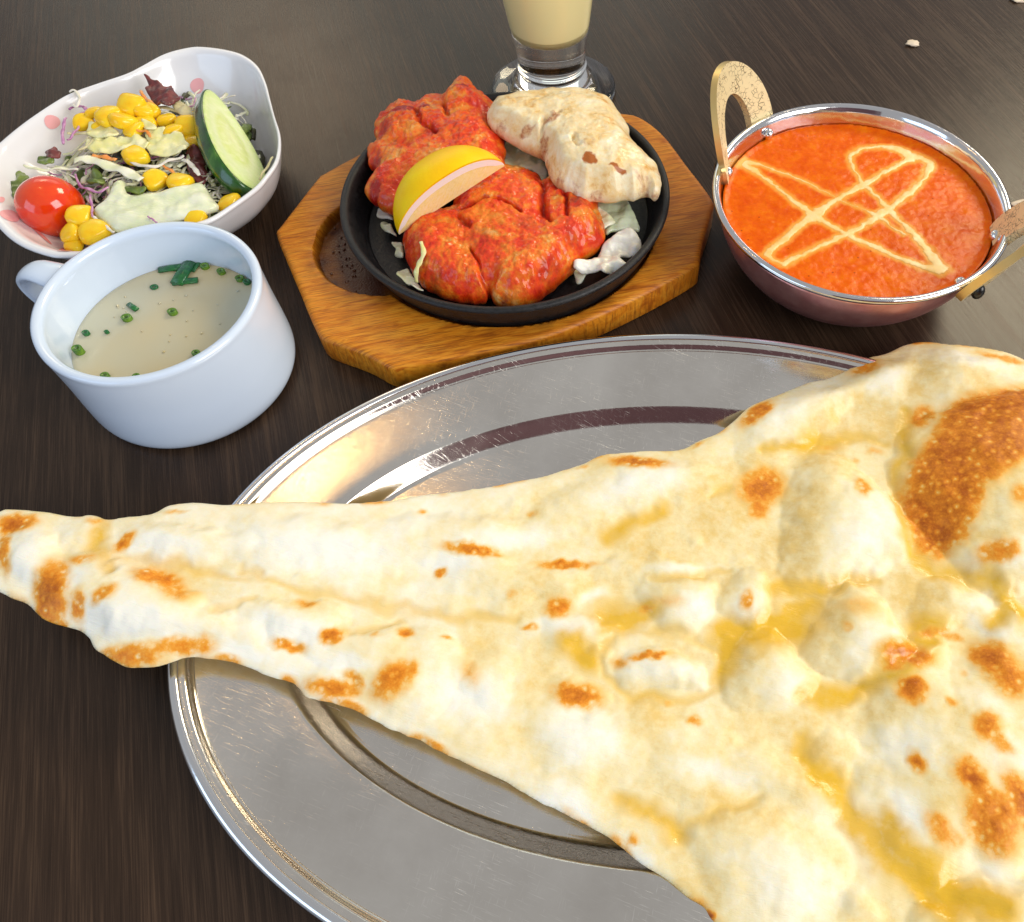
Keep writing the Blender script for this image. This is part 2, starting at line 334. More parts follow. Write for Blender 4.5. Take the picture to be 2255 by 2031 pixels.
# liquids
K = M('clear_broth', rough=.1, IOR=1.34, Coat_Weight=.2); K.set('Base Color', K.ramp(K.noise(.16, det=2), (.35, lin(196, 194, 172)), (.65, lin(212, 192, 146)))); sss(K, .3, (1, .9, .6), .4); K.bump(K.noise(.5, det=1), .02, .3); M_SOUP = K.m
M_SCAL = leafy('scallion', (40, 92, 16), (120, 160, 40), .25, 4.); M_SCALD = leafy('dark_scallion', (14, 84, 44), (40, 120, 56), .2, 4.)
K = M('tomato_cream_curry', rough=.25, Specular_IOR_Level=.10); c1, c2 = K.noise(1.1, det=5, rough=.65), K.noise(7, det=4, rough=.7); crm = K.attr('cream')
cb_ = K.ramp(K.math('ADD', K.math('MULTIPLY', c1, .7), K.math('MULTIPLY', c2, .3)), (.34, lin(218, 78, 0)), (.5, lin(232, 98, 0)), (.66, lin(240, 122, 6)))
cb_ = K.mix(K.mr(K.vor(1.6), .10, .03, 0, .85), cb_, lin(140, 34, 4)); cb_ = K.mix(K.mr(K.vor(1.1, K.co(loc=(3, 1, 0))), .14, .05, 0, .6), cb_, lin(238, 132, 60))
K.set('Base Color', K.mix(crm, cb_, lin(246, 170, 70))); sss(K, .1, (1, .35, .05), .2); K.bump(c2, .014, .6, K.bump(c1, .04, .5)); M_CURRY = K.m
K = M('cream', lin(250, 204, 124), .3, Specular_IOR_Level=.3); K.set('Base Color', K.mix(K.attr('core'), lin(246, 172, 74), K.ramp(K.noise(1.5), (.35, lin(252, 204, 122)), (.65, lin(254, 222, 162))))); sss(K, .2, (1, .6, .3), .2); M_CREAM = K.m
K = M('mango_lassi', lin(250, 234, 172), .25, Coat_Weight=1., Coat_Roughness=.0); sss(K, .2, (1, .9, .6), .5); M_LASSI = K.m
K = M('clear_glass', (1, 1, 1, 1), .0, IOR=1.5, Transmission_Weight=1.); M_GLASS = K.m
M_CRUMB = M('pale_crumb', lin(226, 208, 184), .6).m
M_OIL = M('oil_droplet', lin(90, 50, 26), .05, Coat_Weight=1.).m

# ------------------------------------------------------------------ table
o = mk('table_top', [(-110, -60, -3), (110, -60, -3), (110, 130, -3), (-110, 130, -3), (-110, -60, 0), (110, -60, 0), (110, 130, 0), (-110, 130, 0)],
       [(0, 3, 2, 1), (4, 5, 6, 7), (0, 1, 5, 4), (1, 2, 6, 5), (2, 3, 7, 6), (3, 0, 4, 7)], MT, smooth=False, org=(0, 0, 0))
tag(o, 'dark brown laminate table top with fine straight wood grain', kind='structure')

# plum panel added out of view, giving the steel something dark to mirror
MW = M('added_plum_panel', lin(92, 60, 70), .7); MW.set('Base Color', MW.ramp(MW.noise(.03), (.3, lin(80, 52, 62)), (.7, lin(104, 70, 78)))); x0, x1 = -40, 240
o = mk('added_reflection_panel', [(x0, -152, -70), (x1, -152, -70), (x1, -150, -70), (x0, -150, -70), (x0, -152, 150), (x1, -152, 150), (x1, -150, 150), (x0, -150, 150)], [(0, 3, 2, 1), (4, 5, 6, 7), (0, 1, 5, 4), (1, 2, 6, 5), (2, 3, 7, 6), (3, 0, 4, 7)], MW.m, smooth=False)
tag(o, 'plain plum panel added behind the viewer for the platter to reflect', kind='structure')
# ------------------------------------------------------------------ steel platter
PC = (3.1, 13.1)
def orng(t, z, n=220):                           # t: 0 at the well's upper edge, 1 at the outer lip
    a, b = 16.5 + 4.45 * t, 10.15 + 4.27 * t; cx = 2.75 + .45 * t; cy = 13.35 - .3 * t; return ring(cx, cy, a, b, z, n)
t = empty('serving_platter', (PC[0], PC[1], 0), 'large oval stainless steel platter under the naan bread', 'platter')
prof = [(-1.3, .48), (-1., .48), (-.8, .48), (-.30, .48), (-.22, .49), (-.18, .55), (-.11, .82), (-.03, 1.15), (0, 1.24), (.05, 1.28), (.2, 1.34), (.72, 1.5), (.775, 1.54), (.80, 1.62), (.83, 1.78), (.86, 1.84), (.90, 1.86)]
top = [orng(a, z) for a, z in spline(prof, 4, False)]
mid = np.array([[2.75, 13.35, .22]]); n = 220
V = np.concatenate(top[0:1] + top[1:]); F = [(i * n + j, i * n + (j + 1) % n, (i + 1) * n + (j + 1) % n, (i + 1) * n + j) for i in range(len(top) - 1) for j in range(n)]
c0 = ring(2.75, 13.35, .5, .3, .48, n); V = np.concatenate([c0, ring(2.75, 13.35, 7, 4.2, .48, n), V]); F = [(j, (j + 1) % n, n + (j + 1) % n, n + j) for j in range(n)] + [(n + j, n + (j + 1) % n, 2 * n + (j + 1) % n, 2 * n + j) for j in range(n)] + [tuple(2 * n + v for v in q) for q in F] + [tuple(range(n))]
nb_ = len(V); Vb = V.copy(); Vb[:, 2] -= .09; F = F + [tuple(nb_ + v for v in q[::-1]) for q in F]
mk('plate_body', np.r_[V, Vb], F, M_STEEL, t)
rim = [orng(a, z) for a, z in ((.885, 1.80), (.89, 1.90), (.92, 1.96), (.955, 1.95), (.985, 1.86), (1., 1.72), (.99, 1.56), (.96, 1.48), (.925, 1.5), (.895, 1.6))]
V = np.concatenate(rim); F = [(i * n + j, i * n + (j + 1) % n, ((i + 1) % 10) * n + (j + 1) % n, ((i + 1) % 10) * n + j) for i in range(10) for j in range(n)]
mk('rolled_rim', V, F, M_RIM, t)

# ------------------------------------------------------------------ naan bread
def naan_h(x): return np.interp(x, [-27, -20, -15, -8, 0, 10, 18, 26], [3.1, 2.75, 2.5, 1.7, 1.35, 1.5, 2.1, 2.6])
def rim_lift(x, y):                              # the bread rides over the platter's rim
    r_ = np.sqrt(((x - 3.1) / 20.9) ** 2 + ((y - 13.1) / 14.4) ** 2); return np.maximum(0, 2.2 - naan_h(x)) * sstep(.84, .97, r_) * sstep(7., 3., y)
def Dn(X, Y, extra=0.):
    h = 2.
    for _ in range(12): p = D(X, Y, h + extra); h = .5 * h + .5 * float(naan_h(p[0]))
    return p[:2]
out_px = [(-30, 1040), (-14, 1018), (0, 1011), (21, 1006), (89, 1011), (133, 1019), (160, 1020), (177, 1017), (195, 1020), (213, 1026), (244, 1022), (299, 1015), (333, 999), (359, 994), (399, 993.6), (448, 997),
 (515, 992), (594, 991), (665, 994), (721, 992), (776, 988), (836, 978), (902, 971), (958, 963), (1068, 942), (1115, 928), (1152, 916), (1190, 899), (1262, 892), (1340, 889), (1379, 871), (1418, 855), (1450, 830), (1482, 802), (1539, 779), (1596, 756), (1634, 748), (1683, 726), (1710, 708), (1748, 699), (1786, 682), (1823, 676), (1869, 680), (1899, 682), (1956, 690), (1994, 699), (2025, 713), (2080, 750),
 (2130, 820), (2170, 950), (2190, 1150), (2200, 1400), (2180, 1650), (2120, 1850), (1980, 1960), (1800, 1980), (1600, 1930), (1480, 1860), (1425, 1830), (1403, 1812), (1389, 1790), (1356, 1769), (1309, 1731), (1263, 1703), (1211, 1661), (1164, 1633), (1122, 1610), (1075, 1588), (1036, 1565), (976, 1533), (887, 1493), (817, 1458), (763, 1436), (698, 1401), (658, 1388), (619, 1380), (604, 1376), (592, 1362), (579, 1349), (529, 1334), (475, 1312), (415, 1300), (370, 1298), (344, 1306), (310, 1316), (277, 1318), (248, 1316), (211, 1296), (188, 1281), (176, 1260), (160, 1247), (144, 1241), (111, 1232), (84, 1221), (55, 1194), (29, 1183), (0, 1169), (-25, 1158), (-45, 1110)]
NP = spline([Dn(*p) for p in out_px], 5)
# pull the outline very slightly in and out like a torn dough edge
nn = fbm(NP[:, 0], NP[:, 1], .6, 3, 4.); cen = NP.mean(0); NP = NP + (nn * .05)[:, None] * (NP - cen) / np.linalg.norm(NP - cen, axis=1)[:, None]
# bubbles: centre, half sizes, angle (px, degrees in the photograph), height cm, profile power
BUB = [(1655, 1035, 128, 140, 0, 1.15, .75), (1960, 940, 185, 205, 10, 2.0, .7), (1695, 1258, 108, 92, 30, 1.25, .7), (1515, 1325, 92, 84, 20, .8, .9), (1308, 1318, 88, 42, 5, .62, .8), (1340, 1185, 82, 62, 10, .65, .9),
 (1472, 1178, 54, 58, 0, .55, .8), (1872, 1195, 84, 58, 5, .55, .9), (1985, 1215, 50, 50, 0, .4, .9), (1890, 1500, 250, 250, 35, 1.1, 1.0), (2040, 1380, 170, 170, 0, .9, .9), (1795, 1330, 90, 80, -20, .75, .9), (1960, 1320, 75, 85, 30, .7, .9), (1790, 1400, 85, 80, 0, .55, 1.), (1935, 1450, 60, 55, 20, .45, 1.), (1960, 1600, 90, 140, -35, .7, 1.),
 (1830, 1640, 90, 120, -30, .45, 1.), (1500, 1680, 190, 130, 30, .75, 1.1), (1560, 1560, 140, 60, 30, .35, 1.2), (1400, 1500, 230, 80, 10, .35, 1.3), (1145, 1470, 140, 95, 20, .4, 1.3), (1130, 1375, 70, 45, 5, .22, 1.), (770, 1310, 165, 95, 12, .65, .9), (640, 1345, 60, 45, 10, .35, 1.), (590, 1222, 105, 45, 8, .5, .9), (235, 1190, 195, 92, 10, 1.0, .8), (105, 1180, 60, 60, 0, .35, 1.),
 (350, 1068, 140, 48, 4, .5, .9), (600, 1062, 175, 58, 4, .55, 1.), (860, 1055, 210, 55, 0, .5, 1.1), (55, 1100, 75, 70, 0, .6, .9), (160, 1040, 60, 25, 0, .3, 1.), (290, 1288, 125, 34, -3, .5, 1.), (1240, 965, 190, 65, -14, .6, 1.), (1570, 825, 150, 66, -32, .75, .9), (1735, 745, 95, 50, -25, .5, 1.), (1880, 722, 120, 42, 5, .4, 1.), (950, 1128, 115, 48, 6, .4, 1.), (1100, 1150, 75, 40, 0, .3, 1.), (1010, 1185, 60, 30, -30, .2, 1.),
 (1135, 1245, 80, 40, -5, .3, 1.), (1220, 1118, 70, 25, -15, .25, 1.), (1310, 1120, 75, 30, 0, .35, 1.), (960, 1330, 70, 70, 0, .3, 1.2), (460, 1260, 90, 45, 10, .3, 1.2), (1250, 1420, 90, 40, 0, .2, 1.2), (1180, 1290, 30, 18, 0, .25, 1.), (1650, 1480, 60, 40, 0, .25, 1.), (1120, 1030, 120, 40, -15, .3, 1.1), (1950, 1790, 110, 60, 0, .5, .8), (1850, 1815, 70, 40, 0, .45, .8), (1700, 1800, 50, 40, 0, .3, 1.)]
rs = np.random.RandomState(5)
for _ in range(150):                             # little blisters between the large bubbles
    X, Y = rs.uniform(40, 2050), rs.uniform(900, 1830); BUB.append((X, Y, rs.uniform(10, 34), rs.uniform(7, 20), rs.uniform(-30, 30), rs.uniform(.02, .08), 1.2))
def frame_(X, Y, rx, ry, ang, ex=.35):
    c = Dn(X, Y, ex); a = R(ang); p = Dn(X + math.cos(a) * rx, Y + math.sin(a) * rx, ex) - c; q = Dn(X - math.sin(a) * ry, Y + math.cos(a) * ry, ex) - c
    return c, np.linalg.inv(np.column_stack([p, q]))
def strokes(lst, ex=.2): return [np.array([[*Dn(x, y, ex), w_ * (.6 if max(q[2] for q in L) < .27 else .9)] for x, y, w_ in L]) for L in lst]
VAL = strokes([[(1585, 1465, .25), (1620, 1530, .4), (1680, 1610, .45), (1740, 1690, .45), (1800, 1745, .4), (1870, 1785, .35), (1960, 1800, .3)],
 [(1590, 1375, .3), (1650, 1380, .35), (1720, 1350, .3), (1770, 1310, .25), (1830, 1265, .3)], [(1185, 1300, .25), (1215, 1250, .25), (1290, 1242, .2), (1370, 1255, .2), (1420, 1290, .25), (1425, 1350, .2), (1340, 1385, .2), (1240, 1368, .2), (1190, 1330, .2), (1185, 1300, .2)],
 [(1420, 1250, .45), (1480, 1240, .4), (1550, 1230, .4), (1600, 1190, .3)], [(1505, 895, .25), (1580, 880, .35), (1660, 872, .25), (1740, 870, .15)], [(1170, 1290, .3), (1140, 1275, .25)], [(480, 1122, .2), (620, 1168, .2), (760, 1195, .25), (900, 1215, .25), (1020, 1226, .2)],
 [(230, 1128, .25), (190, 1078, .3), (200, 1030, .3)], [(225, 1100, .2), (330, 1118, .25), (420, 1128, .2), (490, 1140, .15)], [(1790, 820, .3), (1770, 950, .3), (1780, 1060, .3), (1840, 1130, .3), (1950, 1145, .3)], [(1530, 1165, .3), (1620, 1165, .3), (1720, 1150, .25)], [(1230, 1580, .25), (1290, 1610, .3), (1345, 1650, .3)], [(1345, 1650, .25), (1420, 1600, .2), (1500, 1575, .15)],
 [(690, 1250, .2), (800, 1225, .2)], [(1400, 985, .2), (1440, 960, .25)], [(1280, 1150, .15), (1380, 1135, .2), (1440, 1120, .15)], [(1960, 1220, .35), (2000, 1180, .3)], [(430, 1205, .15), (500, 1185, .15)]])
BUT = VAL + strokes([[(1130, 1270, .5), (1160, 1300, .4)], [(1205, 1225, .6), (1240, 1220, .6), (1280, 1205, .4)], [(1440, 1270, .5), (1430, 1330, .3)], [(1760, 1330, .5), (1800, 1290, .5), (1840, 1240, .4)], [(1960, 1790, .5), (1880, 1770, .6), (1800, 1700, .4), (1740, 1640, .4)], [(1480, 1250, .6), (1560, 1240, .7)], [(1780, 1720, .6), (1860, 1790, .5)], [(1300, 1010, .3), (1200, 1060, .3)], [(1940, 1130, .3), (2010, 1215, .4)]])
SPOT = [(1505, 955, 50, 38, -15, .95), (1500, 1000, 24, 24, 0, .7), (1700, 970, 20, 24, 0, .6), (1258, 910, 66, 16, 5, .85), (1495, 812, 42, 20, -38, .9), (1710, 722, 36, 18, -20, .7), (1822, 820, 32, 28, -40, .7), (930, 1085, 62, 13, 8, .85), (868, 1128, 15, 11, -30, .8), (1115, 1111, 62, 11, 0, .75), (1050, 1010, 14, 9, 0, .5), (1100, 1195, 30, 22, -10, .9), (1045, 1235, 18, 8, 0, .7),
 (1140, 1370, 54, 27, 8, 1.), (656, 1255, 27, 17, -10, 1.), (568, 1272, 38, 13, 10, .75), (604, 1190, 26, 10, 8, .65), (800, 1250, 15, 14, 0, .75), (742, 1253, 10, 9, 0, .55), (880, 1257, 15, 7, 10, .55), (655, 1355, 62, 20, 8, .85), (700, 1340, 26, 14, 45, .7), (775, 1345, 52, 32, -38, .85), (815, 1330, 12, 30, 10, .7), (930, 1325, 22, 32, -10, .45), (242, 1065, 30, 13, -38, .8), (22, 1030, 48, 22, -10, 1.), (8, 1085, 16, 46, 0, .8), (100, 1170, 40, 70, 18, .95), (160, 1105, 30, 14, -10, .65),
 (215, 1180, 32, 15, -28, .75), (155, 1195, 18, 34, 20, .75), (310, 1140, 50, 24, 12, .85), (350, 1168, 44, 24, 15, .55), (250, 1290, 80, 22, 0, .75), (350, 1272, 70, 18, -5, .7), (400, 1270, 26, 20, 0, .6), (1285, 1293, 44, 11, -8, .75), (1225, 1305, 20, 16, 0, .6), (1275, 1200, 18, 12, 0, .5), (1372, 1420, 16, 12, 20, .65), (1475, 1185, 18, 20, 0, .6), (1690, 1205, 44, 24, 10, .4), (1665, 1245, 10, 14, 0, .5),
 (1785, 1295, 62, 26, 10, .9), (1760, 1310, 30, 20, 0, .7), (1795, 1365, 34, 30, 20, .95), (1960, 1310, 62, 36, 45, .95), (1990, 1350, 40, 40, 30, .8), (1935, 1440, 30, 32, 20, .85), (1960, 1470, 40, 20, 40, .6), (1905, 1540, 28, 50, -40, .95), (1950, 1620, 50, 80, -35, .95), (2010, 1590, 30, 80, -30, .9), (1803, 1510, 16, 26, -25, .8), (1850, 1640, 24, 46, -30, .65), (1880, 1660, 30, 20, 0, .45), (1252, 1655, 16, 12, 0, .55), (832, 1005, 12, 8, 0, .6), (1960, 1098, 44, 24, 0, .75), (1995, 1000, 26, 24, 0, .6),
 (1868, 1392, 18, 10, 45, .6), (1838, 1245, 30, 12, -10, .6), (1008, 1170, 14, 10, -40, .5), (180, 1022, 22, 8, 0, .5), (1640, 878, 30, 8, 0, .35), (1320, 1190, 40, 16, 0, .35), (1690, 905, 12, 6, 0, .4), (1935, 780, 60, 16, -10, .6), (1730, 885, 20, 8, 0, .4), (1980, 700, 60, 8, 12, .6), (1400, 1810, 16, 18, 0, 1.), (1310, 875, 0.1, 0.1, 0, 0), (1320, 1385, 12, 8, 0, .4), (340, 1004, 30, 6, 0, .45), (1380, 870, 22, 5, -25, .5), (1150, 915, 14, 5, 0, .4), (1900, 1330, 12, 12, 0, .4), (1880, 1250, 40, 10, 20, .5)]
BIG = np.array([Dn(x, y, 1.2) for x, y in [(2060, 735), (1990, 742), (1925, 752), (1872, 785), (1845, 845), (1806, 900), (1787, 950), (1795, 1010), (1822, 1065), (1868, 1088), (1912, 1062), (1928, 1020), (1948, 965), (1990, 935), (2060, 895)]])
BFR = [(frame_(*b[:5]), b[5], b[6]) for b in BUB]; SFR = [(frame_(*s[:5], .45), s[5]) for s in SPOT if s[5] > 0]
LIT_SIDES = [frame_(*s, .4) for s in [(1690, 1065, 85, 90, 0), (1370, 1200, 42, 34, 0), (1310, 1322, 76, 32, 8), (1545, 1350, 48, 46, 0), (1725, 1272, 62, 50, -35), (1930, 1185, 50, 30, 0), (1975, 1105, 80, 30, -10), (1250, 962, 120, 36, -15), (1560, 818, 85, 36, -32), (1762, 752, 44, 24, -20), (1905, 706, 70, 16, 8), (620, 1082, 190, 42, 4), (350, 1080, 95, 22, 6), (230, 1222, 135, 30, 10), (140, 1145, 40, 30, 0), (55, 1110, 36, 55, 0), (570, 1238, 90, 28, 8),  # white patches: lit lower-right sides of the bubbles, painted as colour
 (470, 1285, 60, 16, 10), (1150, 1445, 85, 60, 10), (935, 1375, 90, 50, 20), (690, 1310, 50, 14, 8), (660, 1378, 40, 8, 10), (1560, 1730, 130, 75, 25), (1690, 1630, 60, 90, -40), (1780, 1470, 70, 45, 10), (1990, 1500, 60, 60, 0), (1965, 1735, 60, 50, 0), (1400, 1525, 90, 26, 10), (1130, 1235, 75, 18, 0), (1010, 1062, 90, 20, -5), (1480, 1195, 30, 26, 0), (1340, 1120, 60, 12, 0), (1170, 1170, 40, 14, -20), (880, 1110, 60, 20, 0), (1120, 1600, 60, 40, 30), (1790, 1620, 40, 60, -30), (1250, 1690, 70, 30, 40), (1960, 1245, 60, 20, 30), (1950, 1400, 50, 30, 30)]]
def naan_fields(x, y):
    P = np.c_[x, y]; wx = .22 * fbm(x, y, 1.3, 3, 1.); wy = .22 * fbm(x, y, 1.3, 3, 31.)
    Pw = P + np.c_[wx, wy]; z = np.zeros(len(P))
    for (c, Mi), h, p in BFR:
        near = ((Pw - c) ** 2).sum(1) < 110; q = (Pw[near] - c) @ Mi.T; r2 = np.clip(1 - (q ** 2).sum(1) * (1 + .30 * np.sin(3 * np.arctan2(q[:, 1], q[:, 0]) + c[0] * 5) * np.minimum(np.sqrt((q ** 2).sum(1)), 1)), 0, 1); h_ = h * (1 + .25 * q[:, 0] - .1 * q[:, 1]) if h > .14 else h
        z[near] = np.maximum(z[near] + .25 * h * r2 ** p, h * r2 ** p) if h < .14 else np.log(np.exp(4 * z[near]) + np.exp(4 * .74 * h_ * r2 ** (p * 1.15)) - 1) / 4
    lit_pale = np.zeros(len(P))
    for (c, Mi) in LIT_SIDES:
        near = ((Pw - c) ** 2).sum(1) < 120; q = (Pw[near] - c) @ Mi.T; lit_pale[near] = np.maximum(lit_pale[near], 1 - sstep(.0, 1.7, np.sqrt((q ** 2).sum(1))))
    for L in VAL:
        d, W = line_dist(Pw, L); z -= .20 * np.exp(-(d / (W + .05)) ** 2) * (.3 + z)
    but = np.zeros(len(P))
    for L in BUT: d, W = line_dist(P + np.c_[wx, wy] * 1.5, L); but = np.maximum(but, np.clip(.25 + 2.1 * W, 0, 1) * (1 - sstep(.1, 2.4, d / (W + .05))))
    P2 = P + np.c_[fbm(x, y, .5, 3, 8.), fbm(x, y, .5, 3, 18.)] * .12; ch = np.zeros(len(P))
    for (c, Mi), a in SFR:
        near = ((P2 - c) ** 2).sum(1) < 30; q = (P2[near] - c) @ Mi.T; r_ = np.sqrt((q ** 2).sum(1)); v = a * .92 * (1 - sstep(.15, 1.6, r_)); ch[near] = np.maximum(ch[near], v)
    d, _, ins = poly_dist(P2, BIG); ch = np.maximum(ch, .85 * sstep(-.6, .7, np.where(ins, d, -d)))
    return z, lit_pale, but, ch
_cache = {}
def ntop(x, y, d):
    z, lit_pale, but, ch = naan_fields(x, y); e = round_edge(d, .9); _cache['f'] = (lit_pale, but, ch)
    micro = .026 * fbm(x, y, .9, 4, 2.) + .09 * fbm(x, y, 3., 2, 12.)
    return naan_h(x) + rim_lift(x, y) + .22 * e + z * sstep(0, 1.5, d + .12) + micro * sstep(0, .8, d)
V, F, XY, DD, nt_ = sheet(NP, .085, ntop, lambda x, y, d: naan_h(x) + rim_lift(x, y) - .16 * round_edge(d, .5))
lit_pale, but, ch = _cache['f']; nz = len(V) - nt_
inn = np.zeros(nz); lit_palec = np.clip(.20 + .24 * sstep(2, -9, XY[:nt_, 0]) + .14 * sstep(2.5, 0, DD[:nt_]) + .52 * lit_pale - .12 * fbm(XY[:nt_, 0], XY[:nt_, 1], 2.2, 3, 60.), 0, 1); edge = np.clip(1 - DD[:nt_] / .35, 0, 1); ed = fbm(XY[:nt_, 0], XY[:nt_, 1], 1.6, 2, 40.)  # paler dough at left and edge, with the painted lit sides on top
ch = np.maximum(ch, np.clip(edge * (ed * 1.2 + .1), 0, .5))
o = mk('naan_bread', V, F, M_NAAN, attrs={'char': np.r_[ch, inn], 'butter': np.r_[but, inn], 'lit_pale': np.r_[lit_palec, inn + .3]})
tag(o, 'large teardrop naan bread, blistered and buttered, overhanging the steel platter', 'naan')

# ------------------------------------------------------------------ soup cup
MC = (-21.38, 26.35)
t = empty('soup_cup', (*MC, 0), 'pale blue-white porcelain soup cup with one loop handle', 'cup')
prof = smooth_prof([(4.2, 0.), (4.62, .03), (4.92, .22), (5.06, .7), (5.06, 1.9), (5.02, 3.4), (5.03, 5.1)], 5) + [(5.05, 5.24), (5.01, 5.38), (4.88, 5.44), (4.68, 5.40), (4.56, 5.22)] + smooth_prof([(4.58, 5.0), (4.5, 3.4), (4.38, 2.), (4.0, .9), (3.0, .5), (.01, .45)], 5)
mk('cup_body', *lathe(MC, prof, 128), M_MUG, t)
ha = math.atan2(2.45, -7.2); hd = np.array([math.cos(ha), math.sin(ha), 0])
hp = [(4.6, 4.75), (5.6, 4.92), (6.7, 4.85), (7.55, 4.3), (7.7, 3.5), (7.2, 2.6), (6.2, 1.9), (5.2, 1.5), (4.5, 1.35)]
hp = spline(hp, 6, False); path = np.array([[MC[0], MC[1], 0] + hd * r + [0, 0, z] for r, z in hp])
wid = .62 + .35 * np.abs(np.linspace(-1, 1, len(path))) ** 3
mk('handle', *tube(path, wid, .27, 16, up=np.cross(hd, [0, 0, 1]).tolist()) if False else tube(path, .27 + 0 * wid, wid, 16, up=np.cross(hd, [0, 0, 1]).tolist()), M_MUG, t)
SR = np.interp(3.1, [2., 3.4], [4.38, 4.5])
V, F = loft([ring(*MC, r, r, z) for r, z in ((2.6, .6), (3.9, 1.1), (4.36, 2.), (SR + .02, 3.06), (SR - .02, 3.09), (SR - .2, 3.06), (3., 3.05), (1., 3.05))])
o = mk('soup', V, F, M_SOUP); tag(o, 'cloudy pale broth filling the blue-white cup', 'soup')
C2 = crop(0, 450, .3464)
def scallion(x, y, r, ln, mat, label, ang=0., lie=False, h=3.1):
    X, Y = C2(x, y); p = D(X, Y, h); n = 14; a = R(ang)
    if lie:
        dr = np.array([math.cos(a), math.sin(a), 0]); ps = [p - dr * ln / 2 + [0, 0, r * .2], p + [0, 0, r * .3], p + dr * ln / 2 + [0, 0, r * .2]]
        V, F = tube(ps, r, r * .45, 10)
    else:
        V, F = loft([ring(p[0], p[1], r, r * .8, h - .05, n, a), ring(p[0], p[1], r * 1.02, r * .84, h + ln * .45, n, a), ring(p[0], p[1], r * .9, r * .7, h + ln * .5, n, a), ring(p[0], p[1], r * .5, r * .36, h + ln * .45, n, a), ring(p[0], p[1], r * .44, r * .3, h + .01, n, a)], (False, True))
    o = mk('scallion_piece', V, F, mat); tag(o, label, 'scallion', 'chopped scallion floating on the soup')
for a in [(1085, 412, .22, 1.1, M_SCALD, 'long dark green scallion tube, leftmost of the cluster at the far edge of the soup', 12, True), (1190, 388, .17, .3, M_SCALD, 'dark scallion ring against the far wall of the cup, behind the clump'), (1170, 445, .36, 1.5, M_SCALD, 'broad dark green scallion strip, largest in the clump at the far edge of the soup', 80, True), (1180, 495, .20, 1.2, M_SCALD, 'thin submerged looking scallion strip just in front of the clump', 10, True),
          (1250, 395, .13, .8, M_SCALD, 'thin upright blue-green scallion sliver in the far clump', 75, True), (1305, 400, .22, .35, M_SCAL, 'light green scallion ring, rightmost of the far clump'), (1410, 435, .2, .4, M_SCAL, 'yellow-green scallion ring between the far clump and the right wall'), (1528, 478, .22, .35, M_SCAL, 'scallion ring touching the right wall of the cup'), (1572, 500, .18, .35, M_SCALD, 'small dark scallion ring tucked against the right wall'),
          (845, 655, .14, .65, M_SCALD, 'short grey-green scallion tube left of the soup centre', -35, True), (810, 728, .25, .35, M_SCAL, 'round scallion ring left of centre, below the short tube'), (1100, 690, .23, .35, M_SCAL, 'single scallion ring in the middle of the soup'), (550, 823, .17, .3, M_SCALD, 'small scallion ring near the left edge of the soup'), (680, 814, .11, .2, M_SCALD, 'tiny scallion speck right of the left-edge ring'),
          (508, 940, .24, .7, M_SCAL, 'thick scallion ring at the lower left edge of the soup'), (1250, 952, .2, .3, M_SCAL, 'scallion ring at the near right edge, half under the rim'), (672, 1094, .2, .3, M_SCAL, 'scallion ring at the near edge, left of two'), (872, 1100, .18, .3, M_SCAL, 'scallion ring at the near edge, right of two'), (985, 535, .2, .3, M_SCALD, 'pale sunken scallion ring before the far clump', 0, False, 3.0)]: scallion(*a)
rs = np.random.RandomState(3); Vp = []
for k in range(26):
    X, Y = C2(rs.uniform(520, 1540), rs.uniform(420, 1000)); p = D(X, Y, 3.07)
    if math.hypot(p[0] - MC[0], p[1] - MC[1]) < 4.2: Vp.append(blob(p, rs.uniform(.03, .07), n=(8, 6), nz=0))
V, F = join(Vp); o = mk('oil_beads', V, F, M_SOUP); tag(o, 'tiny oil beads scattered on the broth', 'oil beads', kind='stuff')

# ------------------------------------------------------------------ salad bowl
C1 = crop(0, 80, .3464); SH = 4.2
sp_ = [(-130, 900), (-70, 740), (0, 665), (150, 545), (330, 425), (450, 360), (620, 300), (800, 240), (900, 190), (1050, 110), (1200, 70), (1300, 65), (1450, 85), (1560, 120), (1650, 190), (1700, 290), (1730, 400), (1760, 510), (1795, 620), (1800, 720), (1780, 810), (1720, 900), (1650, 980), (1500, 1090), (1350, 1185)]
rimP = [D(*C1(*p), SH)[:2] for p in sp_] + [np.array(p) for p in ((-21.9, 32.0), (-23.6, 31.2), (-25.3, 30.2))] + [D(*C1(*p), SH)[:2] for p in ((400, 1415), (280, 1400), (120, 1340), (0, 1250), (-100, 1110))]
rimP = spline(rimP, 6); SC = rimP.mean(0); rimP = SC + (rimP - SC) * [.982, .99]; BC = SC + np.array([.3, .2])
def srng(s, z, shift=0.):
    P = BC + (rimP - BC) * s; base = 3.6; u = np.clip((1 - s) / .55, 0, 1); d = rimP - BC; r = np.linalg.norm(d, axis=1)
    P = BC + d / r[:, None] * ((r * s) * (1 - u) + (r.mean() * s) * u)[:, None]
    return np.c_[P, np.full(len(P), z)]
pr = [(.44, 0.), (.5, .05), (.56, .35), (.70, 1.05), (.84, 2.1), (.94, 3.3), (.985, 4.0)]
outer = [srng(s, z) for s, z in spline(pr, 4, False)]
lip = [srng(1., 4.14), srng(.998, 4.24), srng(.985, 4.28), srng(.965, 4.22)]
inner = [srng(s, z) for s, z in spline([(.95, 4.05), (.90, 3.2), (.80, 2.1), (.66, 1.15), (.5, .6), (.3, .45), (.02, .42)], 4, False)]
t = empty('salad_bowl', (BC[0], BC[1], 0), 'white porcelain salad bowl with wavy rim and pink dots inside', 'bowl')
V, F = loft(outer + lip + inner); mk('bowl_body', V, F, M_BOWL, t)
bvh = BVHTree.FromPolygons([Vector(v) for v in V], F)
camv = Vector((0, 0, CAM_H))
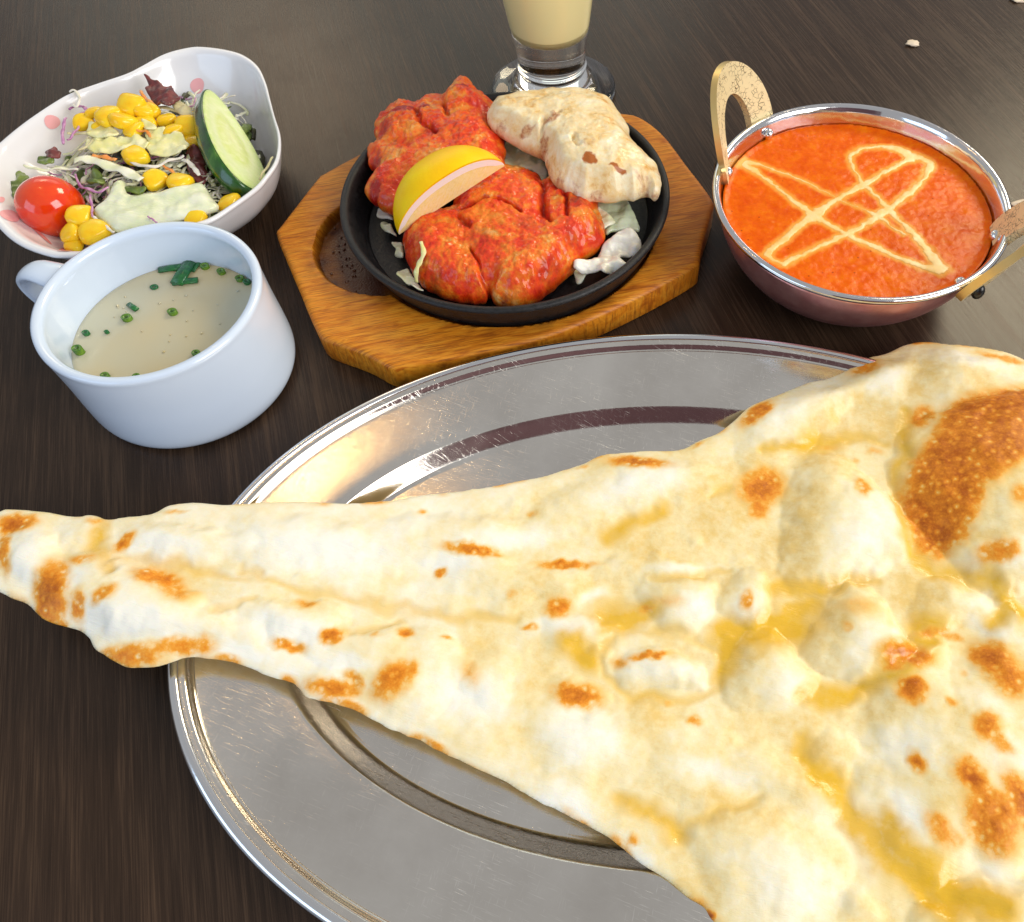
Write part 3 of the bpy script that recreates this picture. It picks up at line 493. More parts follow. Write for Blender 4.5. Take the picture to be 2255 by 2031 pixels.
def hit(X, Y, tree=bvh, off=.025):
    h = tree.ray_cast(camv, Vector(ray(X, Y)))
    return None if h[0] is None else np.array(h[0]) + np.array(h[1] if h[1].dot(Vector(ray(X, Y))) < 0 else -h[1]) * off
def decal(name, x, y, rx, ry, ang, mat, parent, label=None):
    X, Y = C1(x, y); k = .3104; ring_ = []; c = hit(X, Y)
    if c is None: return
    for s_ in (.55, 1.):
        for j in range(20):
            a = 2 * math.pi * j / 20; wob = 1 + .05 * math.sin(3 * a + x); u, v = math.cos(a) * rx * s_ * wob, math.sin(a) * ry * s_ * wob; b = R(ang)
            q = hit(X + k * (u * math.cos(b) - v * math.sin(b)), Y + k * (u * math.sin(b) + v * math.cos(b))); ring_.append(c if q is None else q)
    F = [(0, 1 + j, 1 + (j + 1) % 20) for j in range(20)] + [(1 + j, 21 + j, 21 + (j + 1) % 20, 1 + (j + 1) % 20) for j in range(20)]
    o = mk(name, np.array([c] + ring_), F, mat, parent)
    if label: o['label'] = label
decal('pink_dot', 1255, 315, 44, 50, 10, M_DOT, t); decal('pink_dot', 330, 545, 52, 44, 20, M_DOT, t); decal('pink_dot', 62, 1142, 66, 34, 18, M_DOT, t); decal('pink_dot', 4, 1040, 26, 18, 0, M_DOT, t)
decal('printed_streak', 470, 1350, 100, 16, -8, M_PINKLINE, t); decal('printed_streak', 250, 1255, 110, 9, 42, M_PINKLINE, t)
# shapes for greens
def lift(X, Y, h): return D(*C1(X, Y), h)
def shred(pts, h, wd_, th, mat, name, label, cat, group=None, lf=lift, make=True):
    n = len(pts); hs = np.broadcast_to(h, n); P = np.array([lf(p[0], p[1], hs[i]) for i, p in enumerate(pts)]); P = spline(P, 6, False)
    u = np.linspace(0, 1, len(P)); P[:, 2] += .05 * np.sin(u * 9 + P[:, 0] * 3)
    wv = wd_ * (.55 + .45 * np.sin(np.pi * np.clip(u * .9 + .05, 0, 1)) ** .5) * (1 + .2 * np.sin(u * 23 + P[0, 0]))
    if not make: return tube(P, wv, th, 8)
    o = mk(name, *tube(P, wv, th, 8), mat); tag(o, label, cat, group); return o
def leaf(pts, h, th, mat, name, label, cat, curl=.25, group=None, lf=lift, tilt=(0, 0), sp=.07, seed=0., jag=.0, n=6):
    P = spline([lf(p[0], p[1], h)[:2] for p in pts], n); c = P.mean(0)
    if jag: P = P + (jag * fbm(P[:, 0], P[:, 1], .35, 2, seed))[:, None] * (P - c) / np.linalg.norm(P - c, axis=1)[:, None]
    def mid(x, y): return h + curl * fbm(x, y, 1.1, 2, seed + 3.) + tilt[0] * (x - c[0]) + tilt[1] * (y - c[1]) + min(.05, curl * .15) * fbm(x, y, .35, 2, seed)
    V, F, *_ = sheet(P, sp, lambda x, y, d: mid(x, y) + th * round_edge(d, th * 1.5), lambda x, y, d: mid(x, y) - th * round_edge(d, th * 1.5))
    o = mk(name, V, F, mat); tag(o, label, cat, group); return o
# tangle that nobody could count, under the things that can be told apart
rs = np.random.RandomState(21)
def heap_h(x, y):
    th_ = math.atan2(y - BC[1], x - BC[0]); k_ = np.argmin(np.abs(np.angle(np.exp(1j * (np.arctan2(*(rimP - BC).T[::-1]) - th_))))); s_ = math.hypot(x - BC[0], y - BC[1]) / np.linalg.norm(rimP[k_] - BC)
    return max(1.2 + 2.0 * max(0, 1 - s_ * s_), float(np.interp(s_, [.4, .66, .8, .9, .95], [.6, 1.35, 2.5, 3.6, 4.2])) + .35)
def inbowl(p, s=.84):
    d_, _, i_ = poly_dist(np.array([p[:2]]), BC + (rimP - BC) * s); return bool(i_[0])
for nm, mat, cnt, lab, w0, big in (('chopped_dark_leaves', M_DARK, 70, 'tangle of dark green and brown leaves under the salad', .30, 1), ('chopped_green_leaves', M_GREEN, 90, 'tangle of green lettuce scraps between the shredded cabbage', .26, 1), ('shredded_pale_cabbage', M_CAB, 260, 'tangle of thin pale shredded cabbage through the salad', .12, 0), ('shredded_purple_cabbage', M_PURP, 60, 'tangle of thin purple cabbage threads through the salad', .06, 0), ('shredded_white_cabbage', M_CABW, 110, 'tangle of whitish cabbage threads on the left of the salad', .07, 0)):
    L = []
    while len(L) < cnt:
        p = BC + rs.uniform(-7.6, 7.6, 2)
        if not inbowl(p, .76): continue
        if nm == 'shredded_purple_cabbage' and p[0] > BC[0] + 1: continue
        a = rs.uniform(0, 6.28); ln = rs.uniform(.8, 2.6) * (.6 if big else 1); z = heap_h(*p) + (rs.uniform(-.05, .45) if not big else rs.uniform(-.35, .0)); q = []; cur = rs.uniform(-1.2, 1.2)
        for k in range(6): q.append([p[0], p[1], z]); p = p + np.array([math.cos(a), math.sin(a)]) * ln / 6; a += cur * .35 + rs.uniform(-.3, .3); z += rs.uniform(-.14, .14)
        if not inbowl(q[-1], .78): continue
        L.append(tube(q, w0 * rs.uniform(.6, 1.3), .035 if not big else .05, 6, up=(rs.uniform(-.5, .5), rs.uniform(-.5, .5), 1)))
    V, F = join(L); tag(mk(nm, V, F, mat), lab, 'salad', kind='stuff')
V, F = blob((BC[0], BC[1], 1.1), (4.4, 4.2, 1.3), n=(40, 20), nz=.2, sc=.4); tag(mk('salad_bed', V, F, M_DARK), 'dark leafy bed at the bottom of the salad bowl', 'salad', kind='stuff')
# tomato, cucumber
o = mk('cherry_tomato', *blob(D(*C1(325, 1085), 3.3), (1.62, 1.58, 1.6), n=(48, 28), nz=.03, sc=1.5), M_TOM); tag(o, 'whole red cherry tomato at the left of the salad', 'tomato')
ca, cb2 = D(*C1(1335, 335), 4.6), D(*C1(1610, 985), 3.3); cc_ = (ca + cb2) / 2; ax = (cb2 - ca); La = np.linalg.norm(ax) / 2; ax = ax / (2 * La)
view = np.array([0, 0, CAM_H]) - cc_; view /= np.linalg.norm(view); nrm = view + np.array([.95, .22, .05]); nrm -= ax * (nrm @ ax); nrm /= np.linalg.norm(nrm); sd = np.cross(nrm, ax)
if sd[0] < 0: sd = -sd
n = 72; a_ = np.linspace(0, 2 * math.pi, n, endpoint=False); Wd = 1.66
def cring(s, off, shift=0.):
    taper = 1 - .16 * np.cos(a_); return cc_ + (np.cos(a_) * La * s)[:, None] * ax * 1. + (np.sin(a_) * Wd * s * (1 + .30 * np.cos(a_)) * .95)[:, None] * sd + nrm * off
t = empty('cucumber_slice', cc_ - nrm * .6, 'thick oblique cucumber slice standing at the right side of the salad', 'cucumber')
V, F = loft([cring(.90, -.98), cring(.97, -.92), cring(1.0, -.6), cring(1.0, -.15), cring(.985, -.03), cring(.955, .0)], (True, False)); mk('peel', V, F, M_CUP, t)
rg = [.96, .9, .8, .7, .6, .5, .4, .3, .2, .1, .02]; V, F = loft([cring(s, .0 + .025 * (s < .93) + .03 * math.sin(s * 9)) for s in rg], (False, True))
mk('flesh', V, F, M_CUF, t, attrs={'rad': np.repeat(rg, n)})
# corn
def corn(x, y, h, label, r=.5, ang=None):
    p = D(*C1(x, y), h); s = rs.uniform(.85, 1.1) * r; a = rs.uniform(0, 3.14) if ang is None else R(ang); tz = rs.uniform(-.5, .5)
    V, F = blob((0, 0, 0), (1, 1, 1), n=(16, 10), nz=.05, sc=.8, seed=x * .01)
    V = np.sign(V) * np.abs(V) ** .68; V[:, 0] *= s * 1.15 * (1 - .22 * V[:, 1]); V[:, 1] *= s * 1.05; V[:, 2] *= s * .6
    rot = np.array(Matrix.Rotation(a, 3, 'Z') @ Matrix.Rotation(tz, 3, 'X')); V = V @ rot.T + p
    tag(mk('corn_kernel', V, F, M_CORN), label, 'corn kernel', 'sweetcorn kernels on the salad')
for a in [(830, 440, 4.5, 'topmost large corn kernel of the back pile', .66), (690, 510, 4.4, 'broad corn kernel left of the topmost one', .72), (905, 470, 4.3, 'corn kernel just right of the topmost one'), (600, 485, 4.2, 'corn kernel at the upper left shoulder of the pile', .5), (780, 540, 4.35, 'corn kernel in the centre of the back pile', .6), (850, 600, 4.1, 'corn kernel below the centre of the back pile'), (530, 545, 4., 'corn kernel at the left end of the back pile', .5),
          (955, 480, 4.1, 'corn kernel at the right end of the back pile', .45), (640, 590, 3.95, 'corn kernel low on the left front of the pile', .5), (925, 550, 4.0, 'corn kernel tucked beside the carrot shred'), (1060, 530, 3.9, 'flat corn kernel left of the cucumber tip', .5), (1100, 600, 4., 'upright corn kernel stuck in the jagged cabbage', .5), (1205, 580, 3.9, 'large corn kernel beside the cucumber', .62), (1245, 520, 3.8, 'corn kernel peeping out left of the cucumber top', .42), (1225, 675, 3.6, 'corn kernel below the large one beside the cucumber', .52),
          (860, 760, 3.9, 'square corn kernel in the middle, under the cabbage strip', .66), (985, 910, 3.6, 'squarish corn kernel, left of the middle pair', .62), (1140, 930, 3.65, 'shiny oval corn kernel, right of the middle pair', .58), (505, 1145, 3.7, 'large corn kernel touching the cherry tomato', .62), (450, 1255, 3.45, 'corn kernel below the cherry tomato, left of the trio', .52), (595, 1240, 3.6, 'ribbed corn kernel behind the soup cup rim', .66), (470, 1325, 3.2, 'lowest corn kernel of the trio by the tomato', .45), (1455, 1065, 3.3, 'corn kernel between the cucumber foot and bowl wall', .5), (1240, 1165, 3.5, 'corn kernel half hidden behind the cup, under the pale leaf', .55)]: corn(*a)
leaf([(600, 1120), (680, 1040), (730, 940), (800, 930), (820, 1010), (1000, 1010), (1180, 960), (1285, 940), (1340, 1020), (1390, 1095), (1250, 1150), (1050, 1185), (850, 1230), (740, 1240), (660, 1190)], 3.6, .30, M_RIB, 'lettuce_rib', 'thick pale green lettuce rib across the front of the salad', 'lettuce', .10, seed=2.)
leaf([(940, 620), (1000, 600), (1050, 580), (1075, 640), (1130, 620), (1180, 650), (1205, 720), (1120, 745), (960, 750), (935, 690)], 4.1, .06, M_CABY, 'cabbage_piece', 'jagged pale cabbage piece left of the cucumber', 'cabbage', .3, seed=5., jag=.12)
leaf([(555, 650), (700, 650), (850, 640), (940, 655), (935, 715), (800, 735), (640, 740), (560, 720)], 4.05, .07, M_CABY, 'cabbage_piece', 'wide yellowish cabbage strip in front of the corn pile', 'cabbage', .3, seed=7., jag=.08)
leaf([(560, 560), (640, 550), (730, 590), (745, 630), (650, 650), (560, 630)], 4.2, .06, M_CABY, 'cabbage_piece', 'pale yellow cabbage scrap under the left of the corn pile', 'cabbage', .2, seed=9., jag=.1)
leaf([(900, 530), (960, 545), (1000, 590), (930, 600)], 4.3, .06, M_CABY, 'cabbage_piece', 'small cabbage scrap among the right corn kernels', 'cabbage', .2, seed=10.)
leaf([(925, 260), (950, 255), (965, 285), (1010, 290), (1050, 320), (1075, 310), (1110, 350), (1145, 395), (1100, 430), (1060, 455), (1000, 435), (950, 395), (930, 340), (940, 300)], 4.3, .07, M_REDL, 'red_lettuce_leaf', 'dark red frilly lettuce tip at the back of the bowl', 'lettuce', .45, seed=11., jag=.15)
leaf([(1090, 420), (1150, 415), (1240, 490), (1200, 520), (1130, 500)], 4., .05, M_STRAW, 'straw_lettuce', 'straw coloured stem below the dark red lettuce tip', 'lettuce', .3, seed=12., jag=.1)
leaf([(65, 880), (130, 860), (195, 910), (180, 970), (150, 1060), (100, 1040), (70, 960)], 3.3, .06, M_GREEN, 'green_leaf', 'dark green leaf scrap left of the cherry tomato', 'lettuce', .5, seed=13., jag=.1)
leaf([(240, 780), (310, 755), (360, 800), (330, 825), (250, 820)], 3.6, .07, M_GREEN, 'green_leaf', 'small green leaf curl above the cherry tomato', 'lettuce', .4, seed=14.)
leaf([(545, 870), (630, 860), (665, 930), (600, 950), (550, 930)], 3.6, .08, M_GREEN, 'green_leaf', 'folded green leaf curl right of the cherry tomato', 'lettuce', .5, seed=15.)
leaf([(790, 960), (870, 935), (940, 960), (930, 1000), (810, 1010)], 3.4, .06, M_GREEN, 'green_leaf', 'olive green leaf behind the pale lettuce rib', 'lettuce', .4, seed=16.)
leaf([(1200, 730), (1280, 740), (1310, 850), (1290, 920), (1220, 900), (1190, 830)], 3.45, .07, M_REDL, 'red_lettuce_leaf', 'dark purple leaf beside the cucumber peel', 'lettuce', .5, seed=17., jag=.12)
leaf([(280, 715), (360, 710), (390, 760), (350, 790), (300, 770)], 3.75, .06, M_REDL, 'red_lettuce_leaf', 'small dark red leaf at the left of the salad', 'lettuce', .4, seed=18., jag=.12)
for pts, h, w_, mat, nm, lab, cat in [
    ([(470, 790), (560, 780), (680, 820), (800, 860), (900, 915)], 4., .30, M_CAB, 'cabbage_strip', 'long pale green cabbage strip across the middle of the salad', 'cabbage'), ([(830, 800), (960, 830), (1080, 790), (1170, 760)], 3.95, .12, M_CABW, 'cabbage_strip', 'thin white strip right of the middle corn kernel', 'cabbage'), ([(1160, 780), (1210, 810), (1265, 880)], 3.9, .14, M_CABW, 'cabbage_strip', 'short white strip pointing at the cucumber foot', 'cabbage'), ([(150, 820), (260, 850), (400, 840), (500, 850)], 3.7, .10, M_CAB, 'cabbage_strip', 'thin pale strip just above the cherry tomato', 'cabbage'), ([(590, 1145), (650, 1190), (725, 1250)], 3.8, .08, M_CABW, 'cabbage_strip', 'thin white strip leaning on the cup rim', 'cabbage'),
    ([(440, 350), (480, 350), (505, 400), (490, 450), (460, 430)], 4.4, .09, M_CABW, 'cabbage_strip', 'curled white strip highest at the back left', 'cabbage'), ([(920, 420), (1010, 450), (1120, 470), (1220, 520)], 4.1, .13, M_STRAW, 'cabbage_strip', 'straw coloured strip running right from the corn pile', 'cabbage'), ([(430, 620), (520, 620), (590, 640), (560, 700), (500, 730)], 4.1, .10, M_STRAW, 'cabbage_strip', 'looped straw coloured strip left of the cabbage piece', 'cabbage'), ([(1650, 910), (1690, 840), (1735, 770)], 3.9, .07, M_STRAW, 'cabbage_strip', 'single straw coloured strip on the right bowl wall', 'cabbage'),
    ([(420, 520), (400, 580), (400, 680)], 4., .10, M_PURP, 'purple_cabbage_strip', 'bright purple strip at the left edge of the salad', 'cabbage'), ([(440, 470), (500, 440), (550, 470), (500, 490)], 4.2, .10, M_PURP, 'purple_cabbage_strip', 'pale purple curl left of the corn pile', 'cabbage'), ([(480, 880), (510, 950), (570, 975), (640, 990), (690, 960)], 3.9, .08, M_PURP, 'purple_cabbage_strip', 'pink strip curving right from the cherry tomato', 'cabbage'), ([(570, 1000), (580, 1060), (590, 1150)], 3.85, .07, M_PURP, 'purple_cabbage_strip', 'pink strip hanging over the large corn kernel', 'cabbage'), ([(940, 1145), (970, 1165), (1000, 1185)], 3.95, .05, M_PURP, 'purple_cabbage_strip', 'tiny pink thread lying on the pale lettuce rib', 'cabbage'), ([(430, 660), (470, 620), (500, 570)], 4.1, .08, M_PURP, 'purple_cabbage_strip', 'purple strip beside the bright one at the left', 'cabbage'),
    ([(890, 340), (920, 390), (990, 440)], 4.25, .10, M_CAR, 'carrot_strip', 'pale orange carrot strip left of the dark red lettuce tip', 'carrot'), ([(860, 600), (930, 605), (955, 640)], 4.3, .09, M_CAR, 'carrot_strip', 'carrot strip under the corn pile', 'carrot'), ([(590, 760), (670, 770), (740, 790)], 3.95, .16, M_CAR, 'carrot_strip', 'bright orange carrot strip in the middle of the salad', 'carrot'), ([(1030, 820), (1080, 850), (1130, 885)], 3.8, .09, M_CAR, 'carrot_strip', 'carrot strip above the middle corn pair', 'carrot')]:
    shred(pts, h, w_, .045, mat, nm, lab, cat)

# ------------------------------------------------------------------ wooden board and iron plate
C3 = crop(580, 140, .5047); PN = np.array([-6.0, 36.3])
bp = [(55, 740), (75, 700), (235, 495), (262, 475), (450, 375), (700, 262), (1000, 150)]
bp = [D(*C3(*p), 1.7)[:2] for p in bp] + [np.array((-3.6, 46.1))] + [D(*C3(*p), 1.7)[:2] for p in [(1500, 205), (1560, 212), (1640, 228), (1740, 300), (1850, 440), (1958, 585), (1960, 640), (1922, 760), (1905, 840), (1885, 880), (1700, 985), (1450, 1105), (1200, 1200), (900, 1270), (665, 1312), (600, 1322), (545, 1322), (430, 1262), (300, 1215), (245, 1185), (205, 1110), (160, 1000), (105, 870)]]
BP = spline(bp, 5)
def recess(x, y):
    a = np.hypot(x - PN[0], y - PN[1]) - 8.35; b = np.hypot(x + 12.35, y - 34.2) - 4.1; return np.minimum(a, b)
def btop(x, y, d):
    s = sstep(.06, -.16, recess(x, y)); return 1.7 - .62 * s - .22 * (1 - round_edge(d, .32)) + .012 * fbm(x, y, 1.5, 2)
def bscorch(x, y):
    r = recess(x, y); s = sstep(.05, -.15, r) * .75 + .5 * sstep(.9, 0, np.abs(r)) * sstep(-.2, .8, fbm(x, y, 1.2, 3, 6.)) 
    return np.clip(s + .5 * sstep(1.6, .2, np.hypot(x - PN[0], y - PN[1]) - 8.6) * sstep(-11, -14, x), 0, 1)
V, F, XY, DD, nt_ = sheet(BP, .11, btop, lambda x, y, d: .0 + .12 * (1 - round_edge(d, .2)), wall=True)
t = empty('sizzler_board', (*PN, 0), 'octagonal orange-brown wooden board under the iron plate', 'board')
mk('board_body', V, F, M_WOOD, t, sharp=50, attrs={'scorch': bscorch(XY[:, 0], XY[:, 1])})
prof = smooth_prof([(.01, 1.09), (6.9, 1.09), (7.55, 1.12), (8.0, 1.3), (8.45, 2.2), (8.72, 3.0)], 4) + [(8.86, 3.12), (8.9, 3.24), (8.86, 3.36), (8.74, 3.42), (8.58, 3.40), (8.46, 3.28)] + smooth_prof([(8.38, 3.1), (8.1, 2.3), (7.75, 1.8), (7.2, 1.62), (.01, 1.6)], 4)
o = mk('iron_plate', *lathe(PN, prof, 140), M_IRON); tag(o, 'round black cast iron sizzling plate set in the wooden board', 'plate')
L = []; rs = np.random.RandomState(9)
for k in range(70):
    a = rs.uniform(R(172), R(236)); r = 9.0 + abs(rs.randn()) * .45; x, y = PN[0] + r * math.cos(a), PN[1] + r * math.sin(a)
    if recess(np.array([x]), np.array([y]))[0] < -.2: L.append(blob((x, y, 1.1), rs.uniform(.03, .08), n=(8, 5), nz=0))
V, F = join(L); tag(mk('oil_spatter', V, F, M_OIL), 'tiny oil drops spattered in the recess left of the iron plate', 'oil drops', kind='stuff')

# ------------------------------------------------------------------ chicken
C4 = crop(780, 160, .3464)
def L4(x, y, h): return D(*C4(x, y), h)
def meat(name, label, pts, h0, tilt, top, bot, lobes, creases, chars, mat, seed, sp=.05, ew=1.5, rag=.07, pit=.12):
    def hh(p): return h0 + tilt[0] * (p[0] - PN[0]) + tilt[1] * (p[1] - PN[1])
    def at(x, y, ex=0.):
        h = h0
        for _ in range(8): p = L4(x, y, h + ex); h = float(hh(p))
        return p[:2]
    P = spline([at(*p) for p in pts], 6); c = P.mean(0)
    P = P + (rag * fbm(P[:, 0], P[:, 1], .5, 3, seed))[:, None] * (P - c) / np.linalg.norm(P - c, axis=1)[:, None]
    LB = [(at(x, y, 1.), rx * .01075, ry * .0135, R(-a), h) for x, y, rx, ry, a, h in lobes]; CR = [np.array([[*at(x, y, .9), w_] for x, y, w_ in L]) for L in creases]; CH = [(at(x, y, 1.), rx * .0084, ry * .0108, R(-a), v) for x, y, rx, ry, a, v in chars]
    def ell(P_, L_):
        c_, rx, ry, a, v = L_; q = P_ - c_; u = q[:, 0] * math.cos(a) + q[:, 1] * math.sin(a); w_ = -q[:, 0] * math.sin(a) + q[:, 1] * math.cos(a); return (u / rx) ** 2 + (w_ / ry) ** 2
    def zt(x, y, d):
        P_ = np.c_[x + .18 * fbm(x, y, 1., 3, seed), y + .18 * fbm(x, y, 1., 3, seed + 9)]; z = np.zeros(len(x))
        for L_ in LB: v = L_[4] * np.clip(1 - ell(P_, L_), 0, 1) ** .7; z = np.log(np.exp(5 * z) + np.exp(5 * v) - 1) / 5
        for L_ in CR: dd, W = line_dist(P_, L_); z -= .34 * np.exp(-(dd / (W + .03)) ** 2)
        e = round_edge(d, ew); b = fbm(x, y, .9, 4, seed + 2., rough=.55); m = fbm(x, y, .28, 3, seed + 5.); b = b if mat is M_TAN else b * sstep(.1, 1.6, d)
        return hh((x, y)) + top * e + z * sstep(0, .9, d) + (pit * b + (.075 if mat is M_TAN else .02 * sstep(.4, 1.6, d)) * m - pit * np.abs(fbm(x, y, 1.6, 2, seed + 11.))) * sstep(0, .5, d + .08)
    V, F, XY, DD, nt_ = sheet(P, sp, zt, lambda x, y, d: hh((x, y)) - bot * round_edge(d, 1.0))
    ch = np.zeros(len(XY)); Pw = XY + np.c_[fbm(XY[:, 0], XY[:, 1], .6, 3, seed), fbm(XY[:, 0], XY[:, 1], .6, 3, seed + 3)] * .16
    for L_ in CH: ch = np.maximum(ch, L_[4] * (1 - sstep(.4, 1.3, np.sqrt(ell(Pw, L_)))))
    for L_ in CR: dd, W = line_dist(Pw, L_); ch = np.maximum(ch, (.55 if mat is M_TAN else .2) * (1 - sstep(.3, 1.6, dd / (W + .05))))
    ch = np.maximum(ch, .45 * np.clip(1 - DD / .5, 0, 1) * sstep(-.2, .4, fbm(XY[:, 0], XY[:, 1], .8, 2, seed + 30)))
    o = mk(name, V, F, mat, attrs={'char': ch}); tag(o, label, 'chicken'); return o
meat('tandoori_chicken', 'red-orange tandoori chicken piece at the back left behind the lemon wedge',
     [(600, 115), (645, 60), (690, 38), (740, 60), (780, 110), (840, 160), (890, 210), (900, 270), (880, 350), (940, 430), (965, 500), (930, 620), (800, 700), (600, 760), (450, 860), (330, 900), (250, 885), (180, 865), (140, 828), (85, 800), (66, 752), (100, 682), (140, 635), (100, 590), (84, 540), (90, 480), (136, 452), (130, 380), (142, 310), (190, 265), (262, 197), (330, 186), (400, 206), (432, 185), (480, 160), (560, 150)],
     3.4, (.02, .03), .75, .9, [(330, 290, 150, 100, 0, .5), (690, 130, 110, 90, 0, .45), (560, 300, 230, 130, 0, .35), (230, 560, 130, 130, 0, .35), (750, 380, 170, 120, 0, .45), (470, 500, 200, 120, -30, .35), (160, 740, 70, 90, 0, .2)],
     [[(400, 220, .12), (420, 320, .15), (520, 380, .1)], [(560, 180, .1), (600, 260, .12)]], [(320, 230, 110, 50, -10, .8), (440, 180, 40, 30, 0, .9), (690, 60, 60, 40, 0, .7), (180, 330, 50, 90, 10, .6), (120, 520, 50, 60, 0, .7), (110, 700, 60, 60, 0, .85), (160, 820, 60, 40, 30, .8), (500, 360, 90, 60, 0, .55), (840, 200, 60, 50, 40, .4), (250, 420, 60, 50, 0, .4), (640, 340, 60, 30, 0, .4)], M_TAN, 3., rag=.12, pit=.10)
meat('malai_chicken', 'pale cream grilled chicken piece at the back right of the iron plate',
     [(845, 280), (880, 215), (915, 170), (935, 180), (1050, 150), (1165, 140), (1235, 130), (1262, 112), (1292, 130), (1400, 124), (1530, 148), (1625, 188), (1680, 262), (1738, 345), (1752, 410), (1770, 440), (1800, 482), (1880, 560), (1930, 610), (1952, 700), (1945, 760), (1905, 792), (1862, 765), (1780, 790), (1730, 785), (1640, 800), (1540, 795), (1460, 795), (1380, 765), (1300, 725), (1248, 670), (1220, 590), (1190, 530), (1080, 480), (950, 405), (862, 345)],
     4.15, (.0, .03), .9, .8, [(1050, 270, 230, 130, 10, .35), (1480, 440, 250, 330, -30, .75), (1330, 600, 160, 160, -20, .35), (1760, 660, 190, 110, 20, .3), (1350, 190, 260, 80, 0, .3)],
     [[(1185, 470, .18), (1190, 390, .16), (1220, 320, .14), (1300, 300, .1)], [(1400, 450, .06), (1430, 520, .06)]], [(1500, 600, 42, 40, -35, 1.), (1670, 630, 66, 14, 5, 1.), (1200, 420, 40, 60, 0, .6), (1330, 740, 60, 20, 20, .6), (1060, 420, 60, 40, 30, .8), (1250, 330, 80, 40, -15, .55), (1090, 345, 60, 32, 10, .6), (930, 285, 50, 30, 30, .35), (1300, 640, 40, 60, 0, .55), (1840, 645, 70, 26, 20, .4), (1370, 765, 50, 26, 20, .7), (1490, 500, 60, 30, 0, .3), (1270, 300, 40, 30, 0, .5)], M_WHC, 9., rag=.06, pit=.07)
meat('tandoori_chicken', 'glossy red-orange tandoori chicken piece at the front of the iron plate',
     [(315, 1090), (330, 1010), (385, 960), (480, 908), (560, 892), (635, 882), (635, 835), (700, 752), (780, 720), (850, 655), (940, 626), (1050, 630), (1130, 660), (1185, 682), (1200, 720), (1235, 690), (1290, 704), (1335, 745), (1375, 795), (1450, 800), (1540, 802), (1556, 880), (1592, 990), (1590, 1060), (1540, 1120), (1445, 1180), (1400, 1240), (1330, 1300), (1255, 1370), (1150, 1440), (1050, 1472), (940, 1468), (885, 1445), (862, 1400), (830, 1440), (740, 1442), (640, 1430), (540, 1402), (440, 1350), (375, 1285), (335, 1200)],
     2.75, (0, .05), 1.1, 1.0, [(960, 780, 250, 130, 8, .55), (900, 1010, 230, 150, 0, .55), (480, 1120, 170, 200, 0, .45), (640, 1300, 220, 150, 10, .4), (1060, 1230, 230, 220, 0, .55), (1410, 950, 170, 210, 20, .45), (1290, 780, 90, 90, 0, .3), (1280, 1130, 170, 160, 30, .4)],
     [[(1200, 700, .16), (1200, 820, .16), (1215, 930, .1), (1250, 980, .06)], [(660, 940, .08), (720, 1000, .18), (745, 1010, .1)], [(700, 880, .08), (830, 850, .07), (960, 862, .07), (1060, 920, .07)], [(862, 1440, .12), (860, 1380, .1), (790, 1240, .06), (740, 1150, .05)], [(1340, 800, .07), (1350, 950, .06)]],
     [(690, 990, 60, 40, 40, .6), (640, 1400, 140, 40, 8, .65), (1000, 1440, 120, 36, 0, .7), (1420, 850, 60, 70, 0, .5), (1540, 960, 40, 90, 0, .5), (1100, 1000, 90, 70, 0, .45), (800, 1090, 110, 60, 20, .4), (1250, 1250, 90, 80, 30, .5), (480, 1300, 80, 60, 20, .45), (1280, 740, 40, 50, 0, .6), (900, 700, 80, 30, 0, .35), (380, 1200, 40, 60, 0, .35), (1380, 1060, 60, 60, 0, .45), (700, 870, 60, 30, 0, .5)], M_TAN, 17., pit=.085)
# lemon wedge
tA, tB = L4(285, 1030, 3.3), L4(955, 592, 4.7); ax = tB - tA; LL = np.linalg.norm(ax); ax = ax / LL
up = np.array([-.62, .10, .78]); up -= ax * (up @ ax); up /= np.linalg.norm(up); si = np.cross(ax, up)         # si points towards the viewer's side
if si[1] > 0: si = -si
def lem(u, r, a): return tA + ax * (LL * u) + (up * math.cos(a) + si * math.sin(a)) * r
def rad(u): return 2.42 * max(0., 1 - abs(2 * u - 1) ** 2.3) ** .62 + .02
A0, A1 = R(-28), R(47); us = .5 - .5 * np.cos(np.linspace(.0, math.pi, 40))
def strip(fn, na): return [np.array([fn(u, k / (na - 1)) for k in range(na)]) for u in us]
t = empty('lemon_wedge', (tA + tB) / 2 - [0, 0, .5], 'yellow lemon wedge leaning between the tandoori chicken pieces', 'lemon')
sh = lambda u: .42 * min(1, rad(u))
def peel_o(u, k): return lem(u, rad(u), A0 + (A1 - A0) * k)
def closed_strip(f_out, f_in, na):
    rings = []
    for u in us: rings.append(np.array([f_out(u, k / (na - 1)) for k in range(na)] + [f_in(u, 1 - k / (na - 1)) for k in range(na)]))
    return loft(rings)
mk('peel', *closed_strip(peel_o, lambda u, k: lem(u, rad(u) - .13 * min(1, rad(u)), A0 + (A1 - A0) * k), 14), M_PEEL, t, sharp=60)
mk('pith', *closed_strip(lambda u, k: lem(u, rad(u) - .12 * min(1, rad(u)), A0 + (A1 - A0) * (.004 + .992 * k)), lambda u, k: lem(u, max(rad(u) - .72 * min(1, rad(u) / 1.2), .005), A0 + (A1 - A0) * (.004 + .992 * k)), 14), M_PITH, t, sharp=60)
mk('pulp', *closed_strip(lambda u, k: lem(u, max(rad(u) - .70 * min(1, rad(u) / 1.2), .006), A0 + (A1 - A0) * (.02 + .96 * k)), lambda u, k: lem(u, .01 - .02 * k, A0), 14), M_PULP, t, sharp=60)
